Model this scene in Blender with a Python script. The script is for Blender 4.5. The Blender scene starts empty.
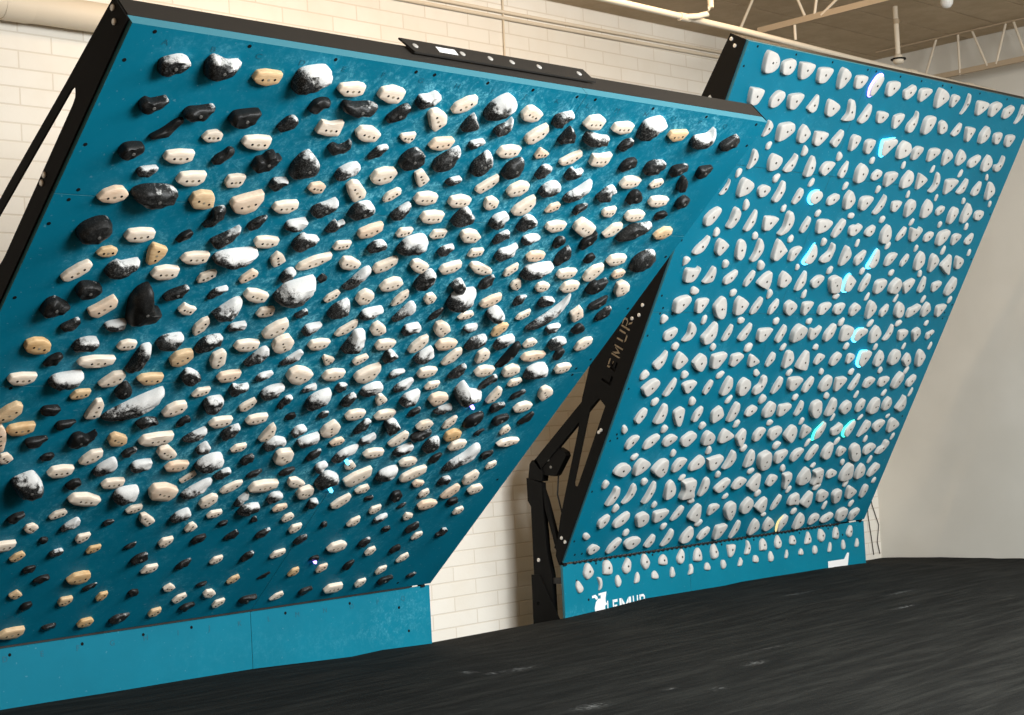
import bpy, bmesh, math, random
from mathutils import Vector, Matrix, noise
C = bpy.context.scene.collection
rnd = random.Random(7)
# ------------------------------------------------------------------ measured place (metres, floor z = 0)
CAM = Vector((0, 0, 1.65))
A = Vector((2.9557, 7.4602, 0.6568)); TA = 0.84716      # bottom corner and lean of the wooden-grip board
B = Vector((7.8107, 7.4602, 0.6568)); TB = 0.50906      # the same for the grey-grip board
S = 3.6553                                              # both boards are 12 x 12 feet
X = Vector((1, 0, 0)); Z = Vector((0, 0, 1))
def up(t): return Vector((0, -math.sin(t), math.cos(t)))
def out(t): return Vector((0, -math.cos(t), -math.sin(t)))
YW, XW, ZC = 8.05, 12.63, 4.74                         # brick wall, plaster wall, ceiling

# ------------------------------------------------------------------ materials
def mat(name, base=(.5, .5, .5), rough=.6, metal=0, spec=.5):
    m = bpy.data.materials.new(name); m.use_nodes = True
    b = m.node_tree.nodes['Principled BSDF']
    b.inputs['Base Color'].default_value = (*base, 1); b.inputs['Roughness'].default_value = rough
    b.inputs['Metallic'].default_value = metal; b.inputs['Specular IOR Level'].default_value = spec
    return m
class NT:
    def __init__(s, m): s.t = m.node_tree; s.b = s.t.nodes['Principled BSDF']
    def n(s, kind, **kw):
        o = s.t.nodes.new('ShaderNode' + kind)
        for k, v in kw.items():
            if hasattr(o, k): setattr(o, k, v)
            else: o.inputs[k.replace('_', ' ')].default_value = v
        return o
    def l(s, a, b): s.t.links.new(a, b)
    def math(s, op, a, b=None, c=None):
        o = s.t.nodes.new('ShaderNodeMath'); o.operation = op
        for i, v in enumerate((a, b, c)):
            if v is None: continue
            if isinstance(v, (int, float)): o.inputs[i].default_value = v
            else: s.l(v, o.inputs[i])
        return o.outputs[0]
    def mix(s, f, a, b):
        o = s.t.nodes.new('ShaderNodeMix'); o.data_type = 'RGBA'
        for i, v in ((0, f), (6, a), (7, b)):
            if isinstance(v, (int, float)): o.inputs[i].default_value = v
            elif isinstance(v, tuple): o.inputs[i].default_value = (*v, 1)
            else: s.l(v, o.inputs[i])
        return o.outputs[2]
    def ramp(s, f, lo, hi):
        o = s.t.nodes.new('ShaderNodeMapRange'); o.interpolation_type = 'SMOOTHSTEP'
        o.inputs[1].default_value = lo; o.inputs[2].default_value = hi; s.l(f, o.inputs[0]); return o.outputs[0]
    def coord(s, which='Object', scale=(1, 1, 1), loc=(0, 0, 0), rot=(0, 0, 0)):
        c = s.n('TexCoord'); mp = s.n('Mapping')
        mp.inputs['Scale'].default_value = scale; mp.inputs['Location'].default_value = loc; mp.inputs['Rotation'].default_value = rot
        s.l(c.outputs[which], mp.inputs[0]); return mp.outputs[0]
    def noise(s, v, scale, detail=3, rough=.5, off=None):
        o = s.n('TexNoise'); o.inputs['Scale'].default_value = scale; o.inputs['Detail'].default_value = detail; o.inputs['Roughness'].default_value = rough
        if off is not None:
            a = s.n('VectorMath', operation='ADD'); s.l(v, a.inputs[0]); s.l(off, a.inputs[1]); v = a.outputs[0]
        s.l(v, o.inputs['Vector']); return o.outputs[0]
    def bump(s, h, strength, dist):
        o = s.n('Bump'); o.inputs['Strength'].default_value = strength; o.inputs['Distance'].default_value = dist
        s.l(h, o.inputs['Height']); s.l(o.outputs[0], s.b.inputs['Normal'])
    def color(s, c): s.l(c, s.b.inputs['Base Color'])
    def attr(s, name, kind='GEOMETRY'):
        o = s.n('Attribute'); o.attribute_type = kind; o.attribute_name = name; return o.outputs['Fac']
    def rand_off(s):
        i = s.n('ObjectInfo'); o = s.n('VectorMath', operation='SCALE'); c = s.n('CombineXYZ')
        for k in range(3): s.l(i.outputs['Random'], c.inputs[k])
        s.l(c.outputs[0], o.inputs[0]); o.inputs[3].default_value = 37.0; return o.outputs[0]

TEAL = (0.0, 0.150, 0.235)
def teal_material(name, base, streak):
    m = mat(name, base, .55, 0, .18); t = NT(m)
    v = t.coord('Object'); d = t.attr('dust')
    fine = t.noise(v, 70, 6, .8)
    wa = t.n('VectorMath', operation='ADD'); wn = t.n('TexNoise'); wn.inputs['Scale'].default_value = 9; ws = t.n('VectorMath', operation='SCALE'); ws.inputs[3].default_value = .10
    t.l(v, wn.inputs['Vector']); t.l(wn.outputs['Color'], ws.inputs[0]); t.l(v, wa.inputs[0]); t.l(ws.outputs[0], wa.inputs[1])
    scr = t.noise(wa.outputs[0], 26, 6, .72)
    tex = t.math('MULTIPLY', t.ramp(fine, .36, .68), t.ramp(scr, .42, .70))
    f = t.math('MINIMUM', t.math('MULTIPLY', t.math('MULTIPLY', d, tex), streak), .85)
    broad = t.noise(v, 2.0, 4, .6)
    c0 = t.mix(t.ramp(broad, .3, .75), tuple(k * .93 for k in base), tuple(min(1, k * 1.07) for k in base))
    speck = t.ramp(t.noise(v, 55, 2, .5), .69, .74)
    c1 = t.mix(t.math('MULTIPLY', speck, .12), c0, (.45, .7, .75))
    t.color(t.mix(f, c1, (.16, .52, .63)))
    t.bump(fine, .08, .002)
    return m
M_TEAL = teal_material('teal_painted_plywood', TEAL, .75)
M_EDGE = mat('lit_teal_panel_edge', (.055, .20, .25), .6, 0, .2)  # panel sides in a paler teal, light from above put into the colour
M_KICK = teal_material('teal_kickboard_lit', (0.0, .165, .245), .38)  # the board teal lightened, painting in the light on the upright kickboard
M_STEEL_LIT = mat('black_steel_top_lit', (.022, .019, .016), .5, 0, .4)  # lit copy of the black steel: warm light from above in its brown
M_STEEL = mat('black_powder_coated_steel', (.0045, .0042, .004), .6, 0, .12)
_t = NT(M_STEEL); _t.bump(_t.noise(_t.coord('Object'), 220, 2), .12, .001)
M_RUB = mat('black_rubber_cable', (.008, .008, .008), .5)
M_ZINC = mat('zinc_bolt', (.78, .76, .72), .35, .6)
M_DARK = mat('dark_screw_hole', (.006, .006, .007), .8, 0, .1)
M_BRASS = mat('dull_bolt_in_wood', (.42, .34, .24), .45, .35)
M_BOLT = mat('dark_grey_bolt', (.035, .033, .03), .45, .5)
M_GREYB = mat('grey_bolt_head', (.25, .24, .22), .4, .6)
M_INK = mat('dark_teal_ink', (.0, .10, .155), .6)
M_WHITE = mat('white_vinyl', (.83, .83, .82), .5)
M_BLACKIN = mat('dark_gap', (.004, .004, .004), .9, 0, .1)

def wood(name, a, b, mott=.45):
    m = mat(name, a, .55, 0, .3); t = NT(m); off = t.rand_off()
    g = t.noise(t.coord('Object', (14, 120, 60)), 1.6, 4, .6, off)
    bl = t.noise(t.coord('Object'), 22, 3, .6, off)
    oi = t.n('ObjectInfo')
    c = t.mix(t.ramp(g, .3, .75), a, b)
    c = t.mix(t.math('MULTIPLY', t.ramp(bl, .45, .8), mott), c, tuple(k * s for k, s in zip(b, (.92, .8, .66))))
    c = t.mix(t.math('MULTIPLY', oi.outputs['Random'], .22), c, (.80, .72, .60))
    t.color(c); t.bump(g, .15, .001); return m
M_WOOD = wood('pale_wood', (.83, .72, .60), (.77, .62, .47))
M_BLUSH = wood('warm_pale_wood', (.80, .62, .46), (.72, .50, .34), .5)
M_HONEY = wood('honey_wood', (.70, .48, .25), (.58, .35, .15), .7)

def chalked(name):
    m = mat(name, (.012, .012, .012), .5, 0, .25); t = NT(m); off = t.rand_off()
    lvl = t.attr('chalk', 'OBJECT')
    gen = t.n('TexCoord'); sp = t.n('SeparateXYZ'); t.l(gen.outputs['Generated'], sp.inputs[0])
    nn = t.n('SeparateXYZ'); t.l(gen.outputs['Normal'], nn.inputs[0])
    n1 = t.noise(t.coord('Object'), 26, 4, .65, off); n2 = t.noise(t.coord('Object'), 170, 3, .7, off)
    h = t.math('ADD', t.math('MULTIPLY', sp.outputs[1], .60), t.math('MULTIPLY', sp.outputs[0], .28))
    h = t.math('ADD', h, t.math('MULTIPLY', nn.outputs[1], .22))
    h = t.math('ADD', h, t.math('MULTIPLY', t.math('SUBTRACT', n1, .5), .95))
    h = t.math('ADD', h, t.math('MULTIPLY', t.math('SUBTRACT', n2, .5), .35))
    e = t.math('SUBTRACT', h, t.math('SUBTRACT', 1.12, t.math('MULTIPLY', lvl, .80)))
    f = t.ramp(e, -.09, .17)
    haze = t.math('MULTIPLY', t.ramp(n2, .45, .75), t.math('ADD', .03, t.math('MULTIPLY', lvl, .24)))
    f = t.math('MAXIMUM', t.math('MULTIPLY', f, t.math('MULTIPLY_ADD', n2, .35, .70)), haze)
    t.color(t.mix(f, (.009, .009, .0085), (.74, .73, .70)))
    r = t.math('MULTIPLY_ADD', f, .35, .45); t.l(r, t.b.inputs['Roughness'])
    t.bump(n2, .25, .002); return m
M_BLACK = chalked('black_resin_with_chalk')

def resin(name, base):
    m = mat(name, base, .7, 0, .25); t = NT(m); off = t.rand_off()
    a = t.noise(t.coord('Object'), 260, 2, .6, off); b = t.noise(t.coord('Object'), 18, 3, .5, off)
    c = t.mix(t.ramp(b, .35, .7), tuple(k * .9 for k in base), base)
    c = t.mix(t.math('MULTIPLY', t.ramp(a, .62, .72), .4), c, tuple(k * .45 for k in base))
    t.color(c); t.bump(a, .2, .001); return m
M_GREY = resin('grey_white_resin', (.60, .575, .535))

def emit(name, col, k):
    m = mat(name, (.02, .02, .02)); b = m.node_tree.nodes['Principled BSDF']
    b.inputs['Emission Color'].default_value = (*col, 1); b.inputs['Emission Strength'].default_value = k; return m
M_CYAN = emit('cyan_led', (.10, .70, 1.0), 5)
M_VIOLET = emit('violet_led', (.42, .28, 1.0), 4.5)
M_AMBER = emit('yellow_led', (1.0, .80, .35), 1.2)
M_TEALLED = emit('green_cyan_led', (.06, .95, .70), 2.6)

M_BRICK = mat('cream_painted_block', (.7, .64, .53), .75, 0, .25)
t = NT(M_BRICK)
c = t.n('TexCoord'); mp = t.n('Mapping'); mp.vector_type = 'POINT'
t.l(c.outputs['Object'], mp.inputs[0]); mp.inputs['Rotation'].default_value = (math.radians(-90), 0, 0)
wob = t.n('TexNoise'); wob.inputs['Scale'].default_value = 3.0; wob.inputs['Detail'].default_value = 4
br = t.n('TexBrick'); br.offset = .5; br.squash = 1
for k, v in dict(Scale=1.0, Mortar_Size=.0055, Mortar_Smooth=.35, Bias=0.0, Brick_Width=.406, Row_Height=.1016).items(): br.inputs[k.replace('_', ' ')].default_value = v
br.inputs['Color1'].default_value = (.77, .735, .66, 1); br.inputs['Color2'].default_value = (.74, .70, .62, 1); br.inputs['Mortar'].default_value = (.65, .59, .50, 1)
ad = t.n('VectorMath', operation='SCALE'); t.l(wob.outputs['Color'], ad.inputs[0]); ad.inputs[3].default_value = .006
a2 = t.n('VectorMath', operation='ADD'); t.l(mp.outputs[0], a2.inputs[0]); t.l(ad.outputs[0], a2.inputs[1]); t.l(a2.outputs[0], br.inputs['Vector'])
pn = t.noise(c.outputs['Object'], 4, 4, .6); pf = t.noise(c.outputs['Object'], 60, 4, .6)
col = t.mix(t.math('MULTIPLY', t.ramp(pn, .4, .75), .25), br.outputs['Color'], (.66, .59, .48))
t.color(col)
inv = t.math('SUBTRACT', 1.0, br.outputs['Fac'])
t.bump(t.math('ADD', inv, t.math('MULTIPLY', pf, .25)), .35, .006)

M_PLASTER = mat('grey_cream_plaster', (.60, .57, .50), .85, 0, .15)
t = NT(M_PLASTER); v = t.coord('Object')
t.color(t.mix(t.ramp(t.noise(v, 1.3, 4), .3, .75), (.60, .57, .50), (.66, .63, .56))); t.bump(t.noise(v, 130, 4), .12, .002)
M_CEIL = mat('tan_ceiling_board', (.70, .58, .43), .85, 0, .15)
t = NT(M_CEIL); v = t.coord('Object')
t.color(t.mix(t.ramp(t.noise(v, 5, 6, .7), .3, .75), (.45, .35, .235), (.54, .43, .30))); t.bump(t.noise(v, 160, 4), .25, .003)
M_PIPE = mat('cream_painted_pipe', (.66, .57, .44), .55, 0, .3)
M_BEAM = mat('tan_painted_steel', (.44, .34, .23), .65, 0, .25)
M_FLOOR = mat('grey_concrete', (.22, .21, .20), .8)
t = NT(M_FLOOR); t.color(t.mix(t.noise(t.coord('Object'), 3, 5), (.18, .17, .16), (.27, .26, .25)))
M_LAMP = mat('white_lamp_glass', (.8, .78, .74), .3)

M_CLOTH = mat('black_fabric_cover', (.012, .012, .011), .9, 0, .06)
t = NT(M_CLOTH); v = t.coord('Object'); d = t.attr('dust')
st = t.noise(t.coord('Object', (.5, 5.0, 1), rot=(0, 0, .10)), 3.0, 6, .65)
wv = t.noise(t.coord('Object', (60, 400, 1)), 2.0, 3, .6)
cl = t.mix(t.ramp(st, .35, .8), (.009, .009, .0082), (.025, .025, .022))
cl = t.mix(t.math('MULTIPLY', t.ramp(wv, .5, .8), .3), cl, (.024, .024, .021))
ch = t.math('MULTIPLY', t.math('MULTIPLY', d, t.ramp(t.noise(v, 45, 5, .75), .46, .64)), .42)
t.color(t.mix(ch, cl, (.55, .55, .53)))
t.bump(t.math('ADD', st, t.math('MULTIPLY', wv, .1)), .6, .012)

# ------------------------------------------------------------------ geometry helpers
LOC = {}
def obj(name, verts, faces, m, parent=None, smooth=False, sharp=None):
    o0 = LOC.get(parent.name, Vector()) if parent else Vector()
    me = bpy.data.meshes.new(name); me.from_pydata([Vector(v) - o0 for v in verts], [], faces); me.update()
    bm = bmesh.new(); bm.from_mesh(me); bmesh.ops.recalc_face_normals(bm, faces=bm.faces); bm.to_mesh(me); bm.free()
    if smooth or sharp: me.polygons.foreach_set('use_smooth', [True] * len(me.polygons))
    if sharp: me.set_sharp_from_angle(angle=math.radians(sharp))
    me.materials.append(m); o = bpy.data.objects.new(name, me); C.objects.link(o)
    if parent: o.parent = parent; LOC[o.name] = o0
    return o
def tag(o, label, cat, group=None):
    o['label'] = label; o['category'] = cat
    if group: o['group'] = group
    return o
def thing(name, label, cat, loc, group=None):
    o = bpy.data.objects.new(name, None); C.objects.link(o); o.location = loc; o.empty_display_size = .1
    LOC[o.name] = Vector(loc); return tag(o, label, cat, group)
def struct(o): o['kind'] = 'structure'; return o
class MB:
    def __init__(s): s.v = []; s.f = []
    def add(s, v, f):
        k = len(s.v); s.v += [Vector(p) for p in v]; s.f += [tuple(i + k for i in q) for q in f]; return s
    def prism(s, pts, d):                        # polygon pts (3-D) pushed along d
        n = len(pts); d = Vector(d); p = [Vector(q) for q in pts]
        return s.add(p + [q + d for q in p], [tuple(range(n - 1, -1, -1)), tuple(range(n, 2 * n))] + [(i, (i + 1) % n, n + (i + 1) % n, n + i) for i in range(n)])
    def box(s, o, a, b, c):                      # corner o and three edge vectors
        o = Vector(o); return s.prism([o, o + a, o + a + b, o + b], c)
    def tube(s, path, r, n=10):
        path = [Vector(p) for p in path]; rings = []
        rr = r if isinstance(r, (list, tuple)) else [r] * len(path)
        for i, p in enumerate(path):
            d = (path[min(i + 1, len(path) - 1)] - path[max(i - 1, 0)]).normalized()
            a = d.cross(Z if abs(d.z) < .9 else X).normalized(); b = d.cross(a)
            rings.append([p + (a * math.cos(2 * math.pi * k / n) + b * math.sin(2 * math.pi * k / n)) * rr[i] for k in range(n)])
        v = [q for r_ in rings for q in r_]; f = [tuple(range(n - 1, -1, -1)), tuple(range(len(v) - n, len(v)))]
        for i in range(len(path) - 1):
            for k in range(n): f.append((i * n + k, i * n + (k + 1) % n, (i + 1) * n + (k + 1) % n, (i + 1) * n + k))
        return s.add(v, f)
    def disc(s, c, nrm, r, h, n=12):
        c = Vector(c); nrm = Vector(nrm).normalized(); return s.tube([c - nrm * .002, c + nrm * h * .6, c + nrm * h], [r, r, r * .75], n)
    def build(s, name, m, parent=None, smooth=False, sharp=None): return obj(name, s.v, s.f, m, parent, smooth, sharp)
def flat_mesh(splines, extrude):                 # filled 2-D outline with holes -> (verts, faces)
    cu = bpy.data.curves.new('tmp', 'CURVE'); cu.dimensions = '2D'; cu.fill_mode = 'BOTH'; cu.extrude = extrude / 2
    for pts in splines:
        sp = cu.splines.new('POLY'); sp.points.add(len(pts) - 1); sp.use_cyclic_u = True
        for i, p in enumerate(pts): sp.points[i].co = (p[0], p[1], 0, 1)
    return curve_mesh(cu)
def curve_mesh(cu):
    o = bpy.data.objects.new('tmp', cu); C.objects.link(o); bpy.context.view_layer.update()
    me = o.evaluated_get(bpy.context.evaluated_depsgraph_get()).to_mesh()
    v = [p.co.copy() for p in me.vertices]; f = [tuple(p.vertices) for p in me.polygons]
    o.evaluated_get(bpy.context.evaluated_depsgraph_get()).to_mesh_clear(); bpy.data.objects.remove(o); bpy.data.curves.remove(cu)
    return v, f
def text_mesh(s, size):
    cu = bpy.data.curves.new('tmp', 'FONT'); cu.body = s; cu.size = size; cu.align_x = 'CENTER'; cu.extrude = .0004; cu.resolution_u = 3
    return curve_mesh(cu)

# ------------------------------------------------------------------ room
def brick_wall():
    o = obj('wall_back', [(-1, YW, 0), (XW + .2, YW, 0), (XW + .2, YW, ZC + .2), (-1, YW, ZC + .2), (-1, YW + .2, 0), (XW + .2, YW + .2, 0), (XW + .2, YW + .2, ZC + .2), (-1, YW + .2, ZC + .2)],
            [(0, 1, 2, 3), (5, 4, 7, 6), (4, 0, 3, 7), (1, 5, 6, 2), (3, 2, 6, 7), (4, 5, 1, 0)], M_BRICK)
    off = Vector((4.516, 0, 3.5225)); me = o.data           # bring the block joints where they are on the wall
    for v in me.vertices: v.co -= off
    o.location = off; return struct(o)
brick_wall()
struct(obj('wall_right', [(XW, -3, 0), (XW, YW, 0), (XW, YW, ZC + .2), (XW, -3, ZC + .2), (XW + .2, -3, 0), (XW + .2, YW, 0), (XW + .2, YW, ZC + .2), (XW + .2, -3, ZC + .2)],
    [(0, 1, 2, 3), (5, 4, 7, 6), (4, 0, 3, 7), (1, 5, 6, 2), (3, 2, 6, 7), (4, 5, 1, 0)], M_PLASTER))
struct(MB().box((-1, -3, -.1), X * (XW + 1.2), Vector((0, YW + 3.2, 0)), Z * .1).build('floor', M_FLOOR))
mb = MB(); y = YW
for w in (.33, .43, .43, .43, .43, .76, .76, .76, .76, .76, .76, .76):
    y0 = max(y - w, -.6)
    if y - y0 < .02: break
    mb.box((1.5, y0 + .006, ZC), X * (XW - 1.5), Vector((0, y - y0 - .012, 0)), Z * .08)
    mb.box((1.5, y0 - .006, ZC + .018), X * (XW - 1.5), Vector((0, .012, 0)), Z * .06); y = y0
struct(mb.build('ceiling', M_CEIL))

# pipes, conduits, cables on the wall and ceiling
p = thing('sprinkler_pipe', 'cream sprinkler pipe running under the ceiling behind the top of grey-grip board', 'pipe', (9.0, 6.65, 4.29))
MB().tube([(4.5, 6.65, 4.305), (7.7, 6.65, 4.294), (9.04, 6.65, 4.285), (10.42, 6.65, 4.258), (11.76, 6.65, 4.241), (XW - .01, 6.65, 4.239)], .022, 12).build('pipe_run', M_PIPE, p, smooth=True, sharp=60)
for xx, zz in ((8.43, 4.288), (11.30, 4.247), (12.2, 4.240)): MB().tube([(xx - .05, 6.65, zz), (xx + .05, 6.65, zz)], .029, 12).build('coupling', M_PIPE, p, smooth=True, sharp=60)
MB().tube([(8.43, 6.645, 4.29), (8.51, 6.60, 4.295), (8.58, 6.57, 4.315), (8.61, 6.56, 4.36), (8.612, 6.56, 4.45), (8.612, 6.56, ZC - .003)], .021, 12).build('elbow_branch', M_PIPE, p, smooth=True, sharp=60)
p = thing('drop_pipe', 'short cream vertical pipe between ceiling and the long sprinkler pipe, with a flange', 'pipe', (11.06, 6.64, 4.30))
PD = Vector((11.06, 6.62, 0))
MB().tube([PD + Z * 4.34, PD + Z * 4.64, PD + Z * ZC], .020, 12).build('pipe_run', M_PIPE, p, smooth=True, sharp=60)
MB().tube([PD + Z * 4.285, PD + Z * 4.30, PD + Z * 4.33, PD + Z * 4.36], [.030, .042, .042, .024], 12).build('elbow', M_PIPE, p, smooth=True, sharp=60)
MB().tube([PD + Z * 4.60, PD + Z * 4.62, PD + Z * 4.64], [.026, .026, .026], 12).build('collar', M_BEAM, p, smooth=True, sharp=60)
MB().disc(PD + Z * 4.318, Z, .06, .012, 16).build('flange', M_STEEL, p)
q = MB().tube([(9.0, 5.42, 4.66), (XW - .02, 5.42, 4.66)], .015, 8).build('ceiling_conduit', M_PIPE, None, smooth=True, sharp=60)
tag(q, 'thin cream conduit under the ceiling in the top corner, beyond the round lamp', 'conduit')
p = thing('waste_pipe', 'thick cream pipe with a collar high on the brick wall, top corner', 'pipe', (4.3, 7.9, 4.02))
MB().tube([(1.5, YW - .088, 4.03), (6.0, YW - .088, 4.06)], .085, 20).build('pipe_run', M_PIPE, p, smooth=True, sharp=60)
MB().tube([(4.17, YW - .088, 4.045), (4.19, YW - .088, 4.045), (4.32, YW - .088, 4.046), (4.34, YW - .088, 4.046)], [.086, .087, .087, .086], 20).build('collar', M_PIPE, p, smooth=True, sharp=40)
for nm, dz, lb in (('upper', .022, 'upper of two thin cream conduits running along the brick wall'), ('lower', -.022, 'lower of two thin cream conduits running along the brick wall')):
    q = MB().tube([(6.9, YW - .016, 4.55 + dz), (8.6, YW - .016, 4.563 + dz), (12.4, YW - .016, 4.605 + dz)], .014, 8).build('wall_conduit', M_PIPE, None, smooth=True, sharp=60)
    tag(q, lb, 'conduit', 'conduits on the brick wall')
p = thing('wall_flex', 'thin vertical cream conduit ending in a rusty fitting above first board', 'conduit', (8.08, YW - .012, 4.25))
MB().tube([(8.10, YW - .012, 4.25), (8.11, YW - .012, 4.81)], .007, 8).build('conduit', M_PIPE, p)
MB().box((8.07, YW - .04, 4.205), X * .05, Vector((0, .04, 0)), Z * .05).build('fitting', mat('rusty_fitting', (.35, .16, .09), .7), p)
for pts, lb in (([(12.43, 8.04, .95), (12.435, 8.04, .62), (12.47, 8.04, .4), (12.49, 8.04, .262)], 'straight thin black cable hanging beside the end of the kickboard'),
                ([(12.45, 8.04, 1.0), (12.51, 8.04, .71), (12.60, 8.04, .52), (12.56, 8.04, .37), (12.59, 8.04, .262)], 'kinked thin black cable hanging nearest the wall corner')):
    fine = []
    for i in range(len(pts) - 1):
        for k in range(5): fine.append(Vector(pts[i]).lerp(Vector(pts[i + 1]), k / 5))
    fine.append(Vector(pts[-1]))
    tag(MB().tube(fine, .004, 6).build('hanging_cable', M_RUB, None, smooth=True), lb, 'cable', 'cables hanging on the wall')

# open-web roof joists
def joist(xc, z0, z1, ya, yb, rods, label):
    j = thing('roof_joist', label, 'roof joist', (xc, ya, z0), 'open-web joists under the ceiling')
    MB().box((xc - .014, ya, z0 - .012), X * .028, Vector((0, yb - ya, 0)), Z * .012).box((xc - .006, ya, z0), X * .012, Vector((0, yb - ya, 0)), Z * .035).build('bottom_chord', M_BEAM, j)
    MB().box((xc - .03, ya, z1), X * .06, Vector((0, yb - ya, 0)), Z * .012).build('top_chord', M_BEAM, j)
    for (y0, za, y1, zb) in rods: MB().tube([(xc, y0, za), (xc, y1, zb)], .011, 8).build('web_rod', M_PIPE, j, smooth=True, sharp=60)
Y0 = 3.2
k = 1.0126; zr = lambda q: 1.65 + q * k
rods = [(7.164 * k, zr(2.865), 7.04 * k, ZC), (6.505 * k, zr(2.82), 6.452 * k, ZC), (6.59 * k, zr(2.824), 6.68 * k, ZC), (6.683 * k, zr(2.777), 6.683 * k, zr(2.666))]
yy = 6.45 * k
while yy > Y0 + .4: rods += [(yy, zr(2.80), yy - .42, ZC), (yy - .42, ZC, yy - .62, zr(2.8))]; yy -= .72
joist(9.885, zr(2.79), ZC - .014, Y0, 7.10, rods, 'tan open-web joist crossing the ceiling above the near end of grey-grip board')
k = .968
rods = [(7.384 * k, zr(2.85), 7.24 * k, ZC), (7.033 * k, zr(2.82), 7.03 * k, ZC), (6.896 * k, ZC, 6.769 * k, zr(2.85)), (6.685 * k, zr(2.85), 6.569 * k, ZC)]
yy = 6.4 * k
while yy > Y0 + .4: rods += [(yy, zr(2.84), yy + .1, ZC), (yy - .42, ZC, yy, zr(2.84))]; yy -= .6
joist(12.35, zr(2.835), ZC - .014, Y0, 7.6, rods, 'tan open-web joist crossing the ceiling beside the plaster wall')
l = thing('ceiling_lamp', 'round white lamp under the ceiling at the top edge of the photo', 'lamp', (10.72, 5.98, 4.58))
LP = Vector((10.72, 5.98, 4.585))
MB().tube([LP + Z * h for h in (-.048, -.042, -.02, 0, .025, .045)], [.008, .028, .044, .048, .042, .02], 16).build('globe', M_LAMP, l, smooth=True)
MB().tube([LP + Z * .04, LP + Z * (ZC - 4.585)], .018, 12).build('stem', M_PIPE, l, smooth=True, sharp=60)

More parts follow.
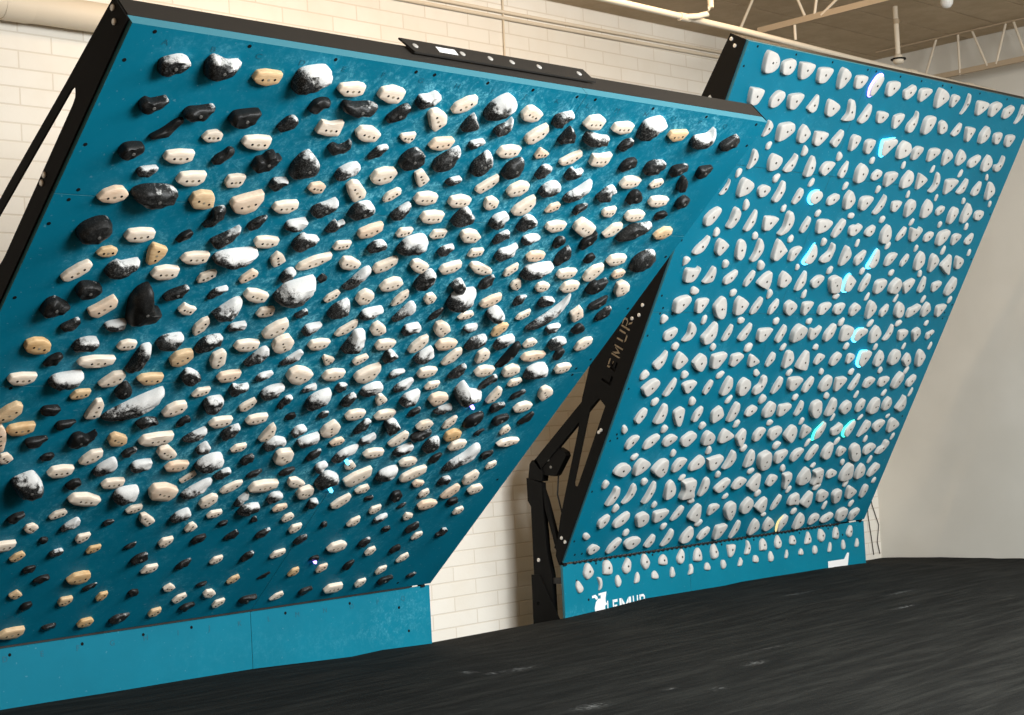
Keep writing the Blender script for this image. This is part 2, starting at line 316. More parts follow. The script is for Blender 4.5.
# ------------------------------------------------------------------ hold data: board kind u v height outline (millimetres on its board)
DATA = """
l b2 218 3517 44 -53,6 -32,24 17,43 53,34 52,10 26,-23 -15,-43 -42,-39
l b2 416 3529 54 -69,13 -55,48 -28,48 14,37 62,45 69,22 44,-24 -15,-48 -47,-42
l y 630 3515 22 -61,-10 -53,23 -17,34 56,33 61,22 57,-14 5,-34 -38,-27
l b0 412 3327 40 -55,-9 -40,13 -1,22 55,37 55,17 33,-22 -12,-37 -47,-29
l b0 617 3328 45 -57,-10 -48,16 -12,29 53,42 57,17 33,-26 -14,-42 -49,-30
l b1 830 3321 31 -36,-18 -14,24 17,36 36,20 29,-6 -3,-35 -29,-36
l w 528 3222 17 -43,-12 -30,17 9,29 41,16 43,-13 20,-24 -16,-29
l w 731 3215 23 -64,-9 -57,20 -1,32 58,33 64,10 61,-21 26,-33 -34,-27
l b0 212 3337 38 -51,-2 -35,24 -7,20 43,39 51,23 14,-27 -29,-39
l b0 319 3234 25 -51,-40 -13,-3 22,42 51,54 49,24 11,-27 -38,-54
l b2 320 3032 27 -36,-10 -26,10 36,25 36,5 5,-24 -23,-25
l b3 828 3540 65 -75,-27 -71,25 -38,49 37,66 75,28 35,-21 -7,-54 -55,-66
l w 1035 3517 22 -63,-12 -57,16 19,34 59,29 63,-14 29,-30 -24,-34
l w 1238 3520 25 -62,-19 -59,22 -5,40 59,29 62,-8 51,-36 -1,-40
l b3 1437 3518 41 -48,-26 -49,12 -8,24 21,42 49,28 37,-8 1,-34 -32,-42
l b0 925 3422 33 -36,-25 -28,16 1,34 36,34 35,10 17,-17 -13,-34
l b1 1116 3435 49 -84,-2 -78,22 -25,22 36,33 82,26 84,4 53,-25 -10,-33 -59,-24
l b1 1327 3433 32 -40,-38 -38,-16 -4,31 28,49 40,29 36,-10 -4,-44 -27,-49
l w 1541 3424 25 -60,27 -51,47 -23,57 38,35 60,-8 21,-57 -6,-41
l w 1034 3326 23 -59,-31 -53,29 -5,22 52,40 59,-34 -1,-40
l w 1235 3315 23 -65,3 -50,33 10,37 65,10 54,-32 -4,-37 -43,-24
l w 1448 3318 15 -39,-1 -35,13 34,30 39,-1 24,-30 -19,-18
l w 1644 3310 23 -61,-22 -46,20 44,36 61,25 53,-20 2,-36 -47,-31
l b1 1127 3235 33 -46,-10 -30,14 5,7 28,20 44,39 46,15 30,-17 -12,-39
l b2 1339 3228 23 -33,-23 -10,24 33,39 30,5 -1,-36 -22,-39
l b3 1837 3325 28 -34,-12 -28,11 32,29 34,6 8,-21 -19,-29
l w 1646 3521 23 -54,-38 -52,-6 -6,35 39,49 54,17 24,-27 -11,-45 -42,-49
l b3 1846 3532 57 -70,-30 -60,14 -28,52 6,69 52,49 70,16 41,-33 2,-57 -48,-69
l b2 1933 3435 31 -41,-28 -27,-2 6,20 22,50 41,15 27,-31 -15,-50
l w 2045 3520 24 -61,-5 -45,33 -13,40 61,13 52,-28 22,-40 -34,-37
l b2 1739 3436 37 -37,-36 -32,6 -9,44 10,21 37,-3 35,-24 -19,-44
l b2 2247 3515 39 -48,-26 -50,8 -24,25 34,43 50,20 23,-15 -6,-33 -34,-43
l w 2150 3421 24 -52,-36 -51,-16 -23,21 25,59 52,27 44,-13 2,-57 -28,-59
l b1 2343 3434 39 -40,-40 -31,14 -15,45 26,13 40,-26 -4,-45
l w 2449 3522 25 -61,-22 -46,25 11,40 61,23 57,-34 -18,-40
l b2 2528 3430 48 -77,-7 -72,31 24,23 74,24 77,-10 20,-31 -47,-29
l b1 2748 3419 26 -35,-21 -21,23 21,37 35,16 20,-25 -15,-37
l w 2639 3325 25 -47,-35 -63,20 -10,23 55,42 63,-12 40,-42 -34,-41
l w 2652 3512 23 -63,-20 -61,18 20,35 60,28 63,-17 1,-35
l b3 2845 3533 57 -60,-61 -75,-13 -68,36 13,69 75,37 42,-2 2,-51 -38,-69
l y 3050 3512 22 -61,-15 -56,20 49,36 61,26 49,-20 -9,-36
l b3 3246 3521 52 -66,-44 -64,-2 9,23 30,63 59,33 66,-15 16,-52 -39,-63
l b1 3459 3513 35 -51,-32 -48,-6 -7,33 24,48 51,28 45,-8 -8,-43 -36,-48
l b0 216 3123 39 -46,-7 -36,21 -7,33 33,35 46,16 33,-16 -1,-35 -34,-31
l w 231 2909 23 -61,-22 -45,13 -6,37 29,38 61,12 52,-16 12,-38 -35,-36
l b0 220 2737 63 -68,-20 -55,20 -13,52 29,59 62,34 68,-4 45,-39 6,-59 -44,-56
l w 429 2716 23 -64,-15 -57,21 -6,32 43,33 59,26 64,-8 17,-33 -39,-32
l b1 401 2923 65 -96,-7 -92,21 -53,41 20,48 68,43 96,19 91,-13 45,-37 -21,-48 -60,-34
l w 427 3114 22 -62,-15 -58,15 -8,29 58,32 62,-10 20,-32 -29,-31
l b0 619 3135 26 -36,-25 -28,-3 -6,19 8,40 35,36 36,8 2,-32 -30,-40
l b0 821 3135 45 -52,-31 -49,5 -23,17 -12,39 15,48 32,30 52,31 41,-5 4,-39 -40,-48
l w 526 3014 23 -60,-18 -52,20 -4,31 57,36 60,-4 37,-29 -16,-36
l w 728 3018 19 -41,-10 -37,22 3,33 41,31 40,-10 27,-28 -23,-33
l b2 934 3021 31 -33,-11 -28,22 33,30 29,4 2,-30 -23,-26
l y 629 2914 25 -58,-12 -56,26 -25,43 27,41 45,17 58,-30 21,-43 -31,-42
l w 831 2922 30 -69,-21 -66,7 -23,29 54,61 69,24 55,-35 12,-61 -36,-56
l w 1033 2908 22 -60,-16 -55,13 -12,27 50,34 60,3 26,-32 -22,-34
l b1 722 2834 35 -34,-51 -13,-9 -21,25 -8,41 25,51 34,27 24,-15 -8,-49
l b1 938 2812 23 -34,-26 -28,-2 1,26 34,38 33,20 13,-18 -18,-38
l b0 633 2720 23 -28,-25 -18,9 12,30 28,22 22,-10 -14,-30
l b2 818 2730 34 -53,-24 -29,-2 21,35 50,58 53,20 22,-33 -14,-58 -39,-45
l w 1035 2712 21 -60,-2 -54,21 -6,30 57,24 60,-9 19,-30 -37,-28
l b3 1130 2819 36 -43,-18 -36,10 16,27 43,31 43,2 25,-23 -24,-31
l b2 1229 2727 43 -51,-29 -54,3 -27,41 1,33 51,31 54,9 18,-23 -35,-41
l b2 1015 3134 61 -54,-48 -61,-6 -46,42 -17,67 9,54 55,19 61,-21 38,-44 -36,-67
l b3 1239 3120 37 -45,-33 -43,0 -9,33 31,45 45,27 36,-9 -5,-39 -35,-45
l w 1135 3017 17 -42,-9 -33,18 7,30 42,15 38,-24 -1,-30
l w 1340 3015 24 -62,28 -46,56 -10,56 54,8 62,-24 18,-56 -28,-14
l w 1438 3111 26 -60,-17 -52,22 -11,42 39,45 60,28 49,-22 1,-45 -40,-38
l w 1551 3009 17 -38,-18 -32,9 6,40 28,38 38,15 5,-26 -26,-40
l b1 1530 3218 47 -46,-35 -51,0 -31,36 3,51 37,40 51,9 32,-31 -27,-51
l w 1649 3115 19 -49,24 -18,49 49,2 42,-23 17,-49 -13,-22
l b2 1723 3233 46 -48,-47 -54,-12 -16,32 32,69 54,29 38,-38 -26,-69
l w 1743 3009 23 -63,-13 -56,22 0,36 57,26 63,-16 13,-36 -37,-31
l b2 1229 2920 38 -51,-36 -51,-3 8,32 38,50 51,23 25,-21 -24,-50
l b2 1341 2821 27 -33,-33 -31,1 -14,31 6,19 31,33 33,7 8,-27
l b2 1429 2919 49 -55,-20 -46,23 0,45 34,42 55,15 37,-25 -3,-45 -45,-40
l w 1544 2812 24 -58,-29 -58,-6 -13,26 44,48 58,7 15,-38 -41,-48
l b2 1645 2927 30 -39,-25 -20,9 18,47 36,41 39,0 19,-41 -21,-47
l w 1841 2907 24 -63,-11 -56,22 2,35 59,31 63,-21 14,-35 -37,-30
l w 1742 2808 17 -40,-18 -33,19 37,28 40,-2 12,-26 -26,-28
l w 1945 2809 17 -41,-19 -36,21 40,28 41,-17 -19,-28
l w 1441 2714 17 -41,-21 -37,17 39,28 41,-17 -26,-28
l b2 1633 2721 33 -44,-10 -27,20 10,33 44,17 38,-7 -8,-33 -34,-31
l b2 1838 3117 25 -35,-15 -25,6 24,25 35,15 28,-5 -13,-25
l w 1945 3008 23 -59,-17 -61,18 -5,35 58,25 61,-11 38,-29 -25,-35
l b2 1940 3231 44 -52,-10 -33,32 -8,65 25,45 52,5 34,-29 3,-60 -30,-65
l w 2048 3307 23 -60,-18 -53,19 0,34 60,32 59,-11 28,-30 -28,-34
l w 2261 3315 16 -40,-19 -33,31 40,7 28,-16 -23,-31
l w 2453 3311 21 -51,-39 -56,-21 -8,23 38,47 56,24 21,-29 -28,-47
l b1 2140 3221 46 -51,-33 -49,15 -16,48 26,55 51,13 39,-28 -16,-55 -42,-48
l b2 2339 3218 30 -36,-27 -32,16 -11,37 31,29 36,1 10,-26 -24,-37
l b2 2532 3223 34 -40,-22 -42,15 -22,33 4,19 42,32 37,0 2,-27 -27,-33
l w 2048 3117 19 -49,-43 -51,-24 -13,20 32,58 51,28 34,-11 -14,-58
l w 2247 3105 25 -58,-20 -50,14 -8,45 48,41 58,7 32,-31 -27,-45
l w 2142 3010 20 -36,-10 -46,25 -12,39 37,20 46,-19 6,-39 -19,-32
l b3 2445 3126 42 -52,-28 -50,3 -22,35 22,42 52,21 43,-20 -10,-42 -42,-40
l b3 2641 3127 39 -62,-53 -53,-23 -9,19 36,71 62,34 51,-20 -9,-66 -47,-71
l w 2355 3017 25 -55,-43 -50,-14 -9,36 28,61 55,19 45,-33 9,-61 -38,-60
l w 2552 3015 16 -37,-31 -27,13 16,31 34,23 37,-6 -2,-31
l b1 2736 3018 25 -26,-34 -32,13 28,34 32,9 0,-29
l b2 2027 2928 46 -52,-43 -53,-7 -33,36 -1,46 24,21 53,5 48,-19 -16,-46
l b3 2252 2916 39 -29,-40 -43,-7 -30,27 15,48 38,34 43,-18 9,-48
l b2 2448 2912 38 -48,-35 -47,8 -27,45 30,32 48,2 16,-27 -31,-45
l w 2646 2901 23 -61,-14 -61,16 -7,35 61,30 60,-15 -3,-35
l w 2843 2911 30 -69,-16 -74,23 -44,58 74,15 73,-30 28,-58
l w 2144 2812 24 -64,-3 -64,22 -30,38 25,29 64,2 44,-36 -24,-38
l b2 2348 2816 26 -37,-39 -38,0 -10,27 16,39 38,11 17,-19 -21,-39
l b3 2537 2812 35 -42,-16 -46,11 -5,29 42,29 46,6 1,-22 -32,-29
l b0 2745 2803 27 -16,-33 -33,12 -17,33 26,29 33,-2 10,-25
l b0 2939 2828 28 -29,-41 -36,-1 -1,35 22,58 36,20 24,-34 -17,-58
l b0 2852 3309 28 -37,-30 -38,5 -18,32 28,40 38,11 18,-23 -24,-40
l b1 3040 3311 41 -51,-24 -53,16 -22,38 49,42 53,11 30,-27 -31,-42
l b0 3229 3312 37 -45,-25 -49,11 -14,28 43,37 49,10 14,-24 -31,-37
l b0 3420 3319 32 -34,-23 -43,17 -23,29 40,40 43,11 13,-33 -20,-40
l w 2948 3208 24 -61,-18 -52,23 -7,35 61,30 60,-10 18,-34 -38,-35
l w 3147 3214 16 -41,-17 -25,17 24,31 41,16 27,-18 -18,-31
l b0 3333 3231 36 -31,-8 -38,37 -21,46 22,8 38,-31 1,-46
l b2 2839 3127 33 -49,-28 -38,-1 -14,35 17,49 49,27 30,-3 35,-30 -14,-49
l b0 3051 3123 34 -36,-29 -44,10 -25,41 23,32 44,1 22,-25 -22,-41
l w 3243 3108 24 -64,-13 -63,19 -6,32 62,30 64,-11 17,-32 -39,-31
l b0 3431 3117 33 -40,-16 -41,14 -14,39 36,25 41,-9 -2,-39 -26,-38
l w 2947 3018 19 -44,-8 -39,15 30,34 44,-3 30,-34 -25,-30
l w 3145 3007 24 -65,-12 -59,21 11,36 60,26 65,-15 9,-36 -45,-31
l b0 3340 3018 23 -34,-16 -32,11 0,27 34,23 21,-12 -21,-27
l w 3063 2904 19 -55,-32 -46,-12 -19,38 36,50 55,19 26,-37 -23,-50
l b1 3217 2908 50 -90,-54 -75,-7 -36,39 30,50 86,63 90,39 36,-12 -9,-47 -77,-63
l y 3451 2907 24 -60,-21 -51,4 -13,39 43,39 60,5 24,-34 -34,-39
l y 324 2622 16 -43,-13 -28,16 11,27 43,14 42,-13 16,-26 -14,-27
l w 232 2519 21 -54,-36 -39,-7 -3,32 31,55 54,40 50,7 19,-28 -20,-55 -41,-52
l b2 420 2544 49 -65,-28 -57,10 -32,36 -10,29 54,48 65,26 49,-5 11,-39 -33,-48
l b0 320 2422 44 -53,-7 -43,33 -7,40 42,28 53,6 32,-24 -17,-40
l w 422 2331 23 -59,-20 -25,9 13,47 30,60 55,37 59,4 29,-29 -2,-60 -39,-50
l b0 214 2331 46 -55,-30 -47,26 -18,45 19,30 55,9 40,-13 5,-33 -38,-45
l b1 319 2226 26 -37,-12 -23,6 22,35 37,21 31,-8 -15,-35
l b3 520 2228 33 -44,-9 -29,14 34,29 44,15 39,-15 -7,-29
l b0 611 2356 78 -56,-82 -83,19 -70,81 -28,107 10,39 42,-15 77,-29 83,-48 52,-81 -35,-107
l y 542 2621 22 -21,-49 -41,25 -33,56 41,35 41,-1 18,-43 -9,-56
l w 627 2524 23 -61,-16 -51,21 -5,36 58,31 61,-12 32,-32 -25,-36
l w 730 2609 22 -62,-12 -49,18 -11,29 62,32 62,-15 19,-32 -29,-29
l b3 915 2629 61 -99,-22 -80,12 -12,34 79,46 99,33 68,-5 15,-40 -46,-46
l w 1146 2617 18 -41,3 -24,43 15,27 41,-2 15,-33 -6,-43
l w 840 2508 17 -39,-19 -35,10 -2,30 32,35 39,6 4,-26 -33,-35
l w 1047 2516 16 -38,-29 -34,-3 1,40 36,26 38,4 -3,-33 -24,-40
l b1 730 2414 30 -50,-25 -30,6 29,37 50,30 40,-4 9,-28 -37,-37
l b2 933 2418 21 -34,-31 -31,2 -10,21 33,37 34,20 11,-13 -23,-37
l w 1136 2406 23 -65,1 -58,37 -7,36 65,13 57,-30 16,-37 -33,-23
l w 828 2321 17 -45,-7 -26,33 11,15 45,7 29,-33 -10,-30
l w 943 2220 19 -28,-28 -32,5 -11,42 15,55 32,27 24,-20 -11,-55
l b3 1024 2330 46 -60,-34 -37,-1 12,55 43,61 59,37 60,-23 31,-58 -21,-61
l b3 1128 2221 27 -41,-8 -24,13 32,27 41,12 24,-17 -26,-27
l w 1237 2311 18 -44,-16 -33,21 37,29 44,-16 9,-29 -28,-28
l w 1341 2213 25 -57,-33 -47,0 -10,37 36,59 57,25 49,-23 -3,-59 -40,-57
l b2 816 2135 43 -52,-12 -40,18 -7,35 52,43 52,6 35,-28 0,-43 -33,-37
l b2 1031 2121 39 -56,-37 -51,5 -27,35 39,49 56,10 39,-11 -13,-41 -47,-49
l w 1236 2106 23 -64,-11 -57,22 -3,34 59,27 64,-13 24,-34 -29,-32
l b3 1829 2744 56 -72,-39 -64,6 -45,34 11,58 54,49 72,11 52,-32 -4,-57 -48,-58
l w 1340 2619 24 -76,-50 -69,-19 -14,22 68,50 76,25 25,-19 -42,-49
l w 1541 2613 22 -58,-1 -52,34 -7,35 58,8 52,-23 10,-35 -35,-29
l w 1745 2613 22 -56,-24 -52,1 15,42 45,50 56,19 22,-27 -30,-50 -47,-41
l w 1948 2612 22 -56,4 -54,33 -26,42 56,12 52,-13 33,-42 -21,-25
l b3 1629 2528 30 -51,-57 -31,-23 7,52 37,68 51,43 36,-12 1,-54 -37,-68
l b2 1241 2530 30 -30,-19 -27,16 -2,40 25,31 30,-9 3,-40 -18,-36
l b1 1438 2516 20 -20,-5 -8,23 17,14 20,-10 0,-23
l w 1852 2497 24 -61,-22 -49,17 -4,41 38,36 61,12 42,-24 -7,-41 -40,-39
l b3 1319 2444 76 -88,-40 -75,5 -52,39 49,84 71,80 88,15 72,-53 34,-84 -38,-71
l b1 1441 2303 20 -32,-9 13,24 32,0 8,-24 -20,-24
l w 1552 2410 14 -34,-28 -25,5 13,39 34,28 31,-5 -8,-39
l w 1742 2414 23 -44,-22 -48,18 -21,47 35,28 48,1 34,-39 -10,-47
l w 1962 2411 17 -33,-49 -34,-12 -16,28 18,51 34,17 18,-28 -20,-51
l b2 2030 2531 43 -42,-27 -34,21 -3,60 25,57 42,12 31,-49 -10,-60
l w 2144 2410 17 -33,-10 -35,24 -4,37 35,13 35,-22 4,-37
l b2 1637 2338 43 -53,-30 -44,16 1,53 22,55 53,5 36,-30 0,-52 -35,-55
l b3 1834 2315 35 -54,-21 -42,16 43,38 54,18 27,-19 -19,-38 -45,-37
l b3 2038 2327 30 -49,-56 -32,-9 -3,56 29,53 49,19 26,-18 -22,-55
l w 1944 2214 22 -48,-14 -50,24 -30,44 30,13 50,-19 24,-44 -19,-41
l b3 1545 2209 31 -43,-18 -35,20 31,37 43,18 21,-17 -23,-37
l w 1749 2213 16 -50,-43 -39,-8 11,41 37,54 50,15 18,-32 -28,-54
l b3 2146 2210 33 -42,-25 -43,19 24,39 43,16 25,-16 -21,-39
l w 1429 2117 27 -49,-19 -54,21 -26,45 7,57 53,19 54,-30 8,-57 -26,-48
l w 1638 2109 22 -57,-12 -49,21 0,33 57,28 51,-11 13,-33 -32,-30
l b3 1838 2135 54 -47,-57 -35,23 -27,63 20,67 47,4 41,-44 11,-67 -31,-65
l w 2043 2106 22 -57,-12 -49,24 6,33 57,25 53,-11 20,-31 -34,-33
l w 2260 2110 21 -43,-48 -44,-8 -16,40 23,60 44,23 34,-27 -3,-60 -34,-58
l b2 2045 2719 26 -37,-17 -23,13 31,33 37,5 16,-28 -16,-33
l w 2247 2711 17 -40,-25 -36,18 37,27 40,-11 6,-27
l b3 2432 2728 37 -49,-34 -43,7 -2,23 39,51 49,18 36,-26 -10,-51 -39,-47
l w 2647 2708 22 -60,-6 -45,23 -4,32 52,27 60,-7 23,-31 -32,-32
l w 2145 2614 23 -58,-22 -52,8 -5,30 43,43 58,13 31,-26 -27,-43
l w 2342 2614 23 -83,12 -78,35 -34,36 73,0 83,-25 34,-36 -26,-25
l w 2553 2612 15 -35,-31 -37,-1 4,37 18,44 37,5 1,-41 -24,-44
l b3 2715 2620 53 -81,-36 -75,15 -33,33 73,53 81,26 49,-16 -12,-50 -61,-53
l b1 2441 2528 27 -33,-34 -34,7 -5,34 24,42 34,1 15,-33 -21,-42
l w 2652 2517 17 -37,-9 -34,19 1,38 37,-10 25,-38 -7,-31
l w 2842 2508 19 -44,-9 -41,19 -11,33 42,19 44,-13 17,-33 -23,-29
l b3 2335 2417 60 -58,-49 -71,3 -56,43 -14,59 54,69 71,17 52,-45 -10,-69
l b2 2264 2498 39 -47,-3 -25,38 6,42 44,2 47,-42 9,-39 -22,-5
l w 2451 2305 16 -46,-21 -28,13 27,27 46,8 25,-23 -26,-27
l w 2551 2408 21 -57,-35 -55,-4 -11,31 40,49 57,12 29,-29 -24,-49
l b3 2640 2316 51 -64,8 -39,48 -5,48 50,11 64,-29 21,-48 -21,-32
l y 2747 2206 18 -37,-34 -42,7 -6,45 37,43 42,7 12,-43 -24,-45
l b2 2749 2412 23 -27,-31 -30,19 29,31 30,10 5,-29
l b2 2938 2407 32 -44,-15 -37,26 37,28 44,4 4,-24 -29,-28
l w 2848 2316 15 -39,-36 -33,-3 25,37 39,-5 4,-37
l b3 3019 2338 32 -90,-123 -69,-83 0,-3 46,70 70,125 90,73 76,-11 22,-87 -41,-125
l b3 3128 2220 27 -45,-9 -30,17 27,31 45,13 26,-24 -16,-31
l b1 2251 2309 16 -31,-29 -20,6 20,36 31,19 7,-20 -19,-36
l w 2344 2211 25 -52,1 -59,40 -31,55 31,30 59,-3 25,-55 -22,-32
l b3 2535 2220 25 -39,-10 -29,15 30,25 39,5 5,-25 -24,-25
l w 2440 2107 25 -62,-14 -55,24 -7,37 62,25 61,-17 12,-37 -39,-34
l b2 2642 2121 39 -57,-39 -51,18 -10,40 34,47 57,9 36,-26 -15,-47
l b3 2834 2122 35 -50,-36 -51,8 -27,31 36,48 51,14 34,-25 -27,-48
l w 3039 2110 18 -43,-22 -35,18 0,33 43,15 30,-21 -22,-33
l b2 3238 2112 38 -53,-22 -51,16 -7,40 50,30 53,-6 17,-28 -33,-40
l b1 2838 2723 32 -25,-59 -41,-5 -31,27 1,59 41,10 25,-28 -6,-52
l w 2945 2603 23 -62,-15 -57,18 -8,32 59,33 62,-4 37,-27 -28,-33
l b0 3041 2711 21 -26,-24 -26,14 1,31 26,16 16,-17 -12,-31
l w 3240 2711 25 -65,-16 -55,23 -4,37 57,34 65,-7 21,-34 -27,-37
l b1 3450 2718 51 -62,-62 -79,-4 -57,43 -6,70 45,63 79,22 61,-19 16,-59 -43,-70
l w 3139 2620 22 -47,-47 -54,-2 -30,39 30,62 54,23 39,-27 10,-60 -24,-62
l w 3336 2614 18 -41,-17 -35,17 6,32 41,22 37,-17 -5,-32
l w 3037 2517 24 -58,-22 -51,21 -8,38 48,33 58,-7 25,-34 -27,-38
l b0 3230 2530 36 -53,-43 -52,10 -28,34 -6,27 43,49 53,20 32,-30 -13,-49
l w 3437 2516 27 -37,-26 -59,33 -31,55 34,35 59,-5 41,-42 -3,-55
l b0 3341 2407 27 -51,-31 -44,-7 30,49 51,22 24,-30 -32,-49
l w 3234 2325 24 -55,5 -17,59 17,36 55,-11 12,-59 -21,-28
l b1 3442 2327 23 -34,-41 -38,-5 -7,44 23,52 38,4 11,-45 -19,-52
l b0 3327 2217 28 -37,-21 -31,17 -6,34 37,15 37,-13 -5,-34
l w 3459 2101 20 -47,-40 -51,10 -19,44 35,49 51,14 28,-35 -26,-49
l w 3426 1917 23 -53,-17 -51,19 1,36 53,28 51,-14 12,-36 -31,-35
l y 222 2110 24 -58,-7 -59,25 -30,41 13,40 51,15 59,-20 43,-39 -6,-41 -43,-27
l b2 427 2119 39 -49,-24 -40,15 3,35 45,32 49,4 28,-22 -17,-35
l w 628 2111 18 -43,-16 -34,15 -5,28 42,20 43,-17 14,-28 -19,-28
l b0 321 2028 24 -33,-23 -22,10 8,34 33,26 22,-8 -2,-32 -25,-34
l w 519 2017 25 -85,-8 -72,16 -18,29 85,27 82,-8 39,-25 -45,-29
l b2 716 2035 50 -34,-69 -28,-20 -17,58 -3,77 25,80 34,34 26,-30 10,-67 -19,-80
l w 220 1920 22 -61,-5 -54,23 -8,32 61,30 57,-9 17,-32 -33,-28
l b3 416 1913 52 -68,-15 -57,19 -13,35 64,44 68,0 38,-32 -7,-44 -51,-37
l w 641 1909 23 -55,-31 -40,-3 -7,38 31,43 55,28 48,-14 16,-40 -35,-43
l y 527 1818 17 -43,-18 -29,18 -12,25 43,27 41,-9 16,-24 -29,-27
l b1 722 1841 36 -34,-7 -21,29 0,47 34,13 30,-21 4,-47 -25,-32
l w 637 1726 22 -34,-57 -32,-9 -19,55 7,59 29,27 34,-45 11,-59
l y 230 1725 26 -39,0 -17,31 19,58 50,46 58,4 27,-43 -19,-58 -57,-51 -58,-23
l y 325 1619 24 -61,-12 -55,18 -15,30 57,36 61,-11 17,-36 -35,-33
l b0 419 1726 30 -38,-8 -29,20 31,24 38,6 11,-24 -23,-22
l b0 528 1630 26 -42,-10 -32,18 42,23 28,-2 2,-23 -33,-22
l b3 809 1748 50 -121,-80 -97,-45 -22,15 45,62 115,98 121,49 90,-13 48,-56 -11,-81 -85,-98
l y 825 1904 23 -64,1 -45,24 1,32 61,29 64,-11 30,-32 -19,-31
l b1 931 1622 32 -50,0 -23,27 24,28 50,18 34,-13 -9,-28 -38,-19
l y 929 2031 25 -55,-9 -39,31 3,49 37,49 55,13 37,-28 2,-49 -35,-41
l w 1127 2022 23 -36,-18 -43,30 -4,58 20,45 43,-25 19,-58 -12,-52
l b3 1329 2037 32 -50,-46 -29,-1 5,50 32,53 50,17 27,-25 -27,-53
l b2 1026 1917 41 -47,-3 -36,39 -9,41 47,9 36,-22 7,-41 -23,-30
l w 1233 1911 23 -59,-11 -48,18 -5,30 54,35 59,-2 26,-32 -28,-35
l b3 1437 1903 22 -40,-15 -24,15 28,30 40,14 13,-14 -25,-30
l b2 1332 1821 35 -47,-10 -42,32 -5,25 39,34 47,14 14,-12 -22,-34
l b3 1527 1801 37 -52,-17 -40,16 -3,38 50,43 52,4 22,-40 -29,-43
l w 1135 1810 17 -41,-21 -24,19 41,29 39,-7 13,-25 -29,-29
l b2 1227 1730 45 -47,2 -33,38 27,49 46,31 47,-21 13,-49 -18,-40
l w 1438 1714 16 -41,-16 -27,7 20,44 41,23 33,-11 7,-44 -20,-43
l w 1043 1708 24 -57,-29 -45,12 -12,39 39,45 57,15 44,-22 2,-45 -41,-44
l b0 1132 1617 20 -27,-28 -22,9 6,33 27,19 18,-13 -4,-33
l w 1335 1603 23 -60,-11 -42,24 0,32 57,33 60,-5 23,-31 -21,-33
l w 1537 1613 22 -57,-16 -48,17 -6,30 53,33 57,-10 11,-33 -33,-31
l b2 1648 1722 23 -22,-40 -25,-1 -7,36 22,40 25,5 0,-31
l b0 1737 1619 16 -26,-11 -15,14 17,21 26,3 4,-21
l b3 1530 2020 21 -44,-36 -19,0 23,47 44,40 44,7 8,-39 -33,-47
l w 1751 2000 15 -37,16 -34,35 37,14 37,-13 6,-35
l w 1951 2002 16 -41,-17 -34,10 20,37 41,21 24,-12 -10,-37
l b2 2127 2031 37 -33,-34 -45,20 -16,36 45,-8 12,-36
l w 1633 1909 31 -71,-11 -71,32 -39,57 17,46 71,18 62,-22 21,-57 -32,-45
l w 1838 1905 24 -60,-19 -52,21 -10,36 59,30 60,-10 22,-36 -29,-33
l w 2042 1912 29 -66,-30 -61,1 -12,43 49,65 66,27 56,-36 10,-65 -41,-53
l b3 2240 1901 23 -39,-14 -23,19 35,27 39,7 13,-21 -25,-27
l b3 2334 1819 27 -45,-34 -35,2 10,37 39,43 45,11 21,-33 -29,-43
l b3 1747 1813 19 -33,-21 -19,9 24,28 33,0 13,-20 -22,-28
l b2 1938 1814 24 -30,-8 -22,22 21,23 30,-4 10,-23 -18,-22
l b3 2137 1795 35 -55,-23 -48,12 -3,42 41,43 55,17 31,-26 -12,-43 -41,-40
l w 2251 1713 18 -37,-1 -38,36 -19,43 38,5 35,-14 0,-43
l b3 1839 1736 46 -55,-44 -60,3 -28,45 33,69 60,27 45,-33 3,-69 -37,-65
l b2 2035 1726 28 -33,-30 -28,12 12,43 33,7 20,-35 -21,-43
l b3 2439 1724 43 -53,-33 -45,21 10,53 36,46 53,-3 34,-51 -24,-53
l b1 2537 1611 20 -27,-33 -24,7 22,33 27,-1 9,-31
l w 2136 1613 23 -58,-8 -44,24 3,35 58,27 57,-16 17,-35 -36,-31
l w 2338 1604 23 -60,-19 -47,20 1,33 60,26 57,-12 22,-33 -36,-33
l b1 1936 1619 17 -25,-7 -10,17 25,19 25,-5 -5,-19
l b3 1843 1513 29 -39,-14 -27,25 9,36 39,12 21,-24 -22,-36
l w 2037 1518 26 -52,-22 -48,20 -6,61 49,21 52,-25 20,-61 -31,-52
l b2 2240 1521 25 -31,-46 -28,2 -3,46 28,43 31,0 -2,-45
l b2 2427 1516 44 -50,24 -35,53 11,44 50,7 40,-31 14,-53 -19,-23
l w 2436 1908 23 -56,-18 -52,20 -6,35 56,29 55,-14 11,-35 -35,-34
l w 2535 1809 18 -40,-18 -29,20 39,29 40,-9 12,-26 -28,-29
l w 2670 1506 22 -53,-17 -39,23 10,38 53,18 46,-18 -10,-38
l b3 2343 2036 34 -54,-29 -34,13 12,53 54,4 39,-25 9,-53 -34,-50
l w 2543 2017 19 -46,-52 -41,-10 -8,50 28,60 46,26 25,-33 -21,-60
l w 2752 2021 23 -28,-41 -46,22 -14,50 28,33 46,-12 16,-44 -14,-50
l b0 2939 2024 37 -38,-83 -33,-24 -9,80 24,88 38,28 14,-49 -18,-88
l w 3125 2014 25 -78,-19 -69,17 -17,31 78,29 76,-6 18,-28 -51,-31
l b0 3319 2026 25 -17,-36 -31,13 -1,38 23,29 31,-16 3,-38
l b2 2648 1912 27 -42,-40 -27,7 16,47 35,29 42,-14 20,-43 -31,-47
l w 2834 1909 25 -63,-12 -50,23 -15,37 63,27 62,-17 15,-37 -35,-33
l w 3038 1909 25 -53,-25 -59,13 -17,43 39,31 59,-6 20,-43 -34,-43
l b3 3227 1902 51 -59,-46 -70,17 -21,52 35,54 69,24 70,-18 14,-42 -46,-54
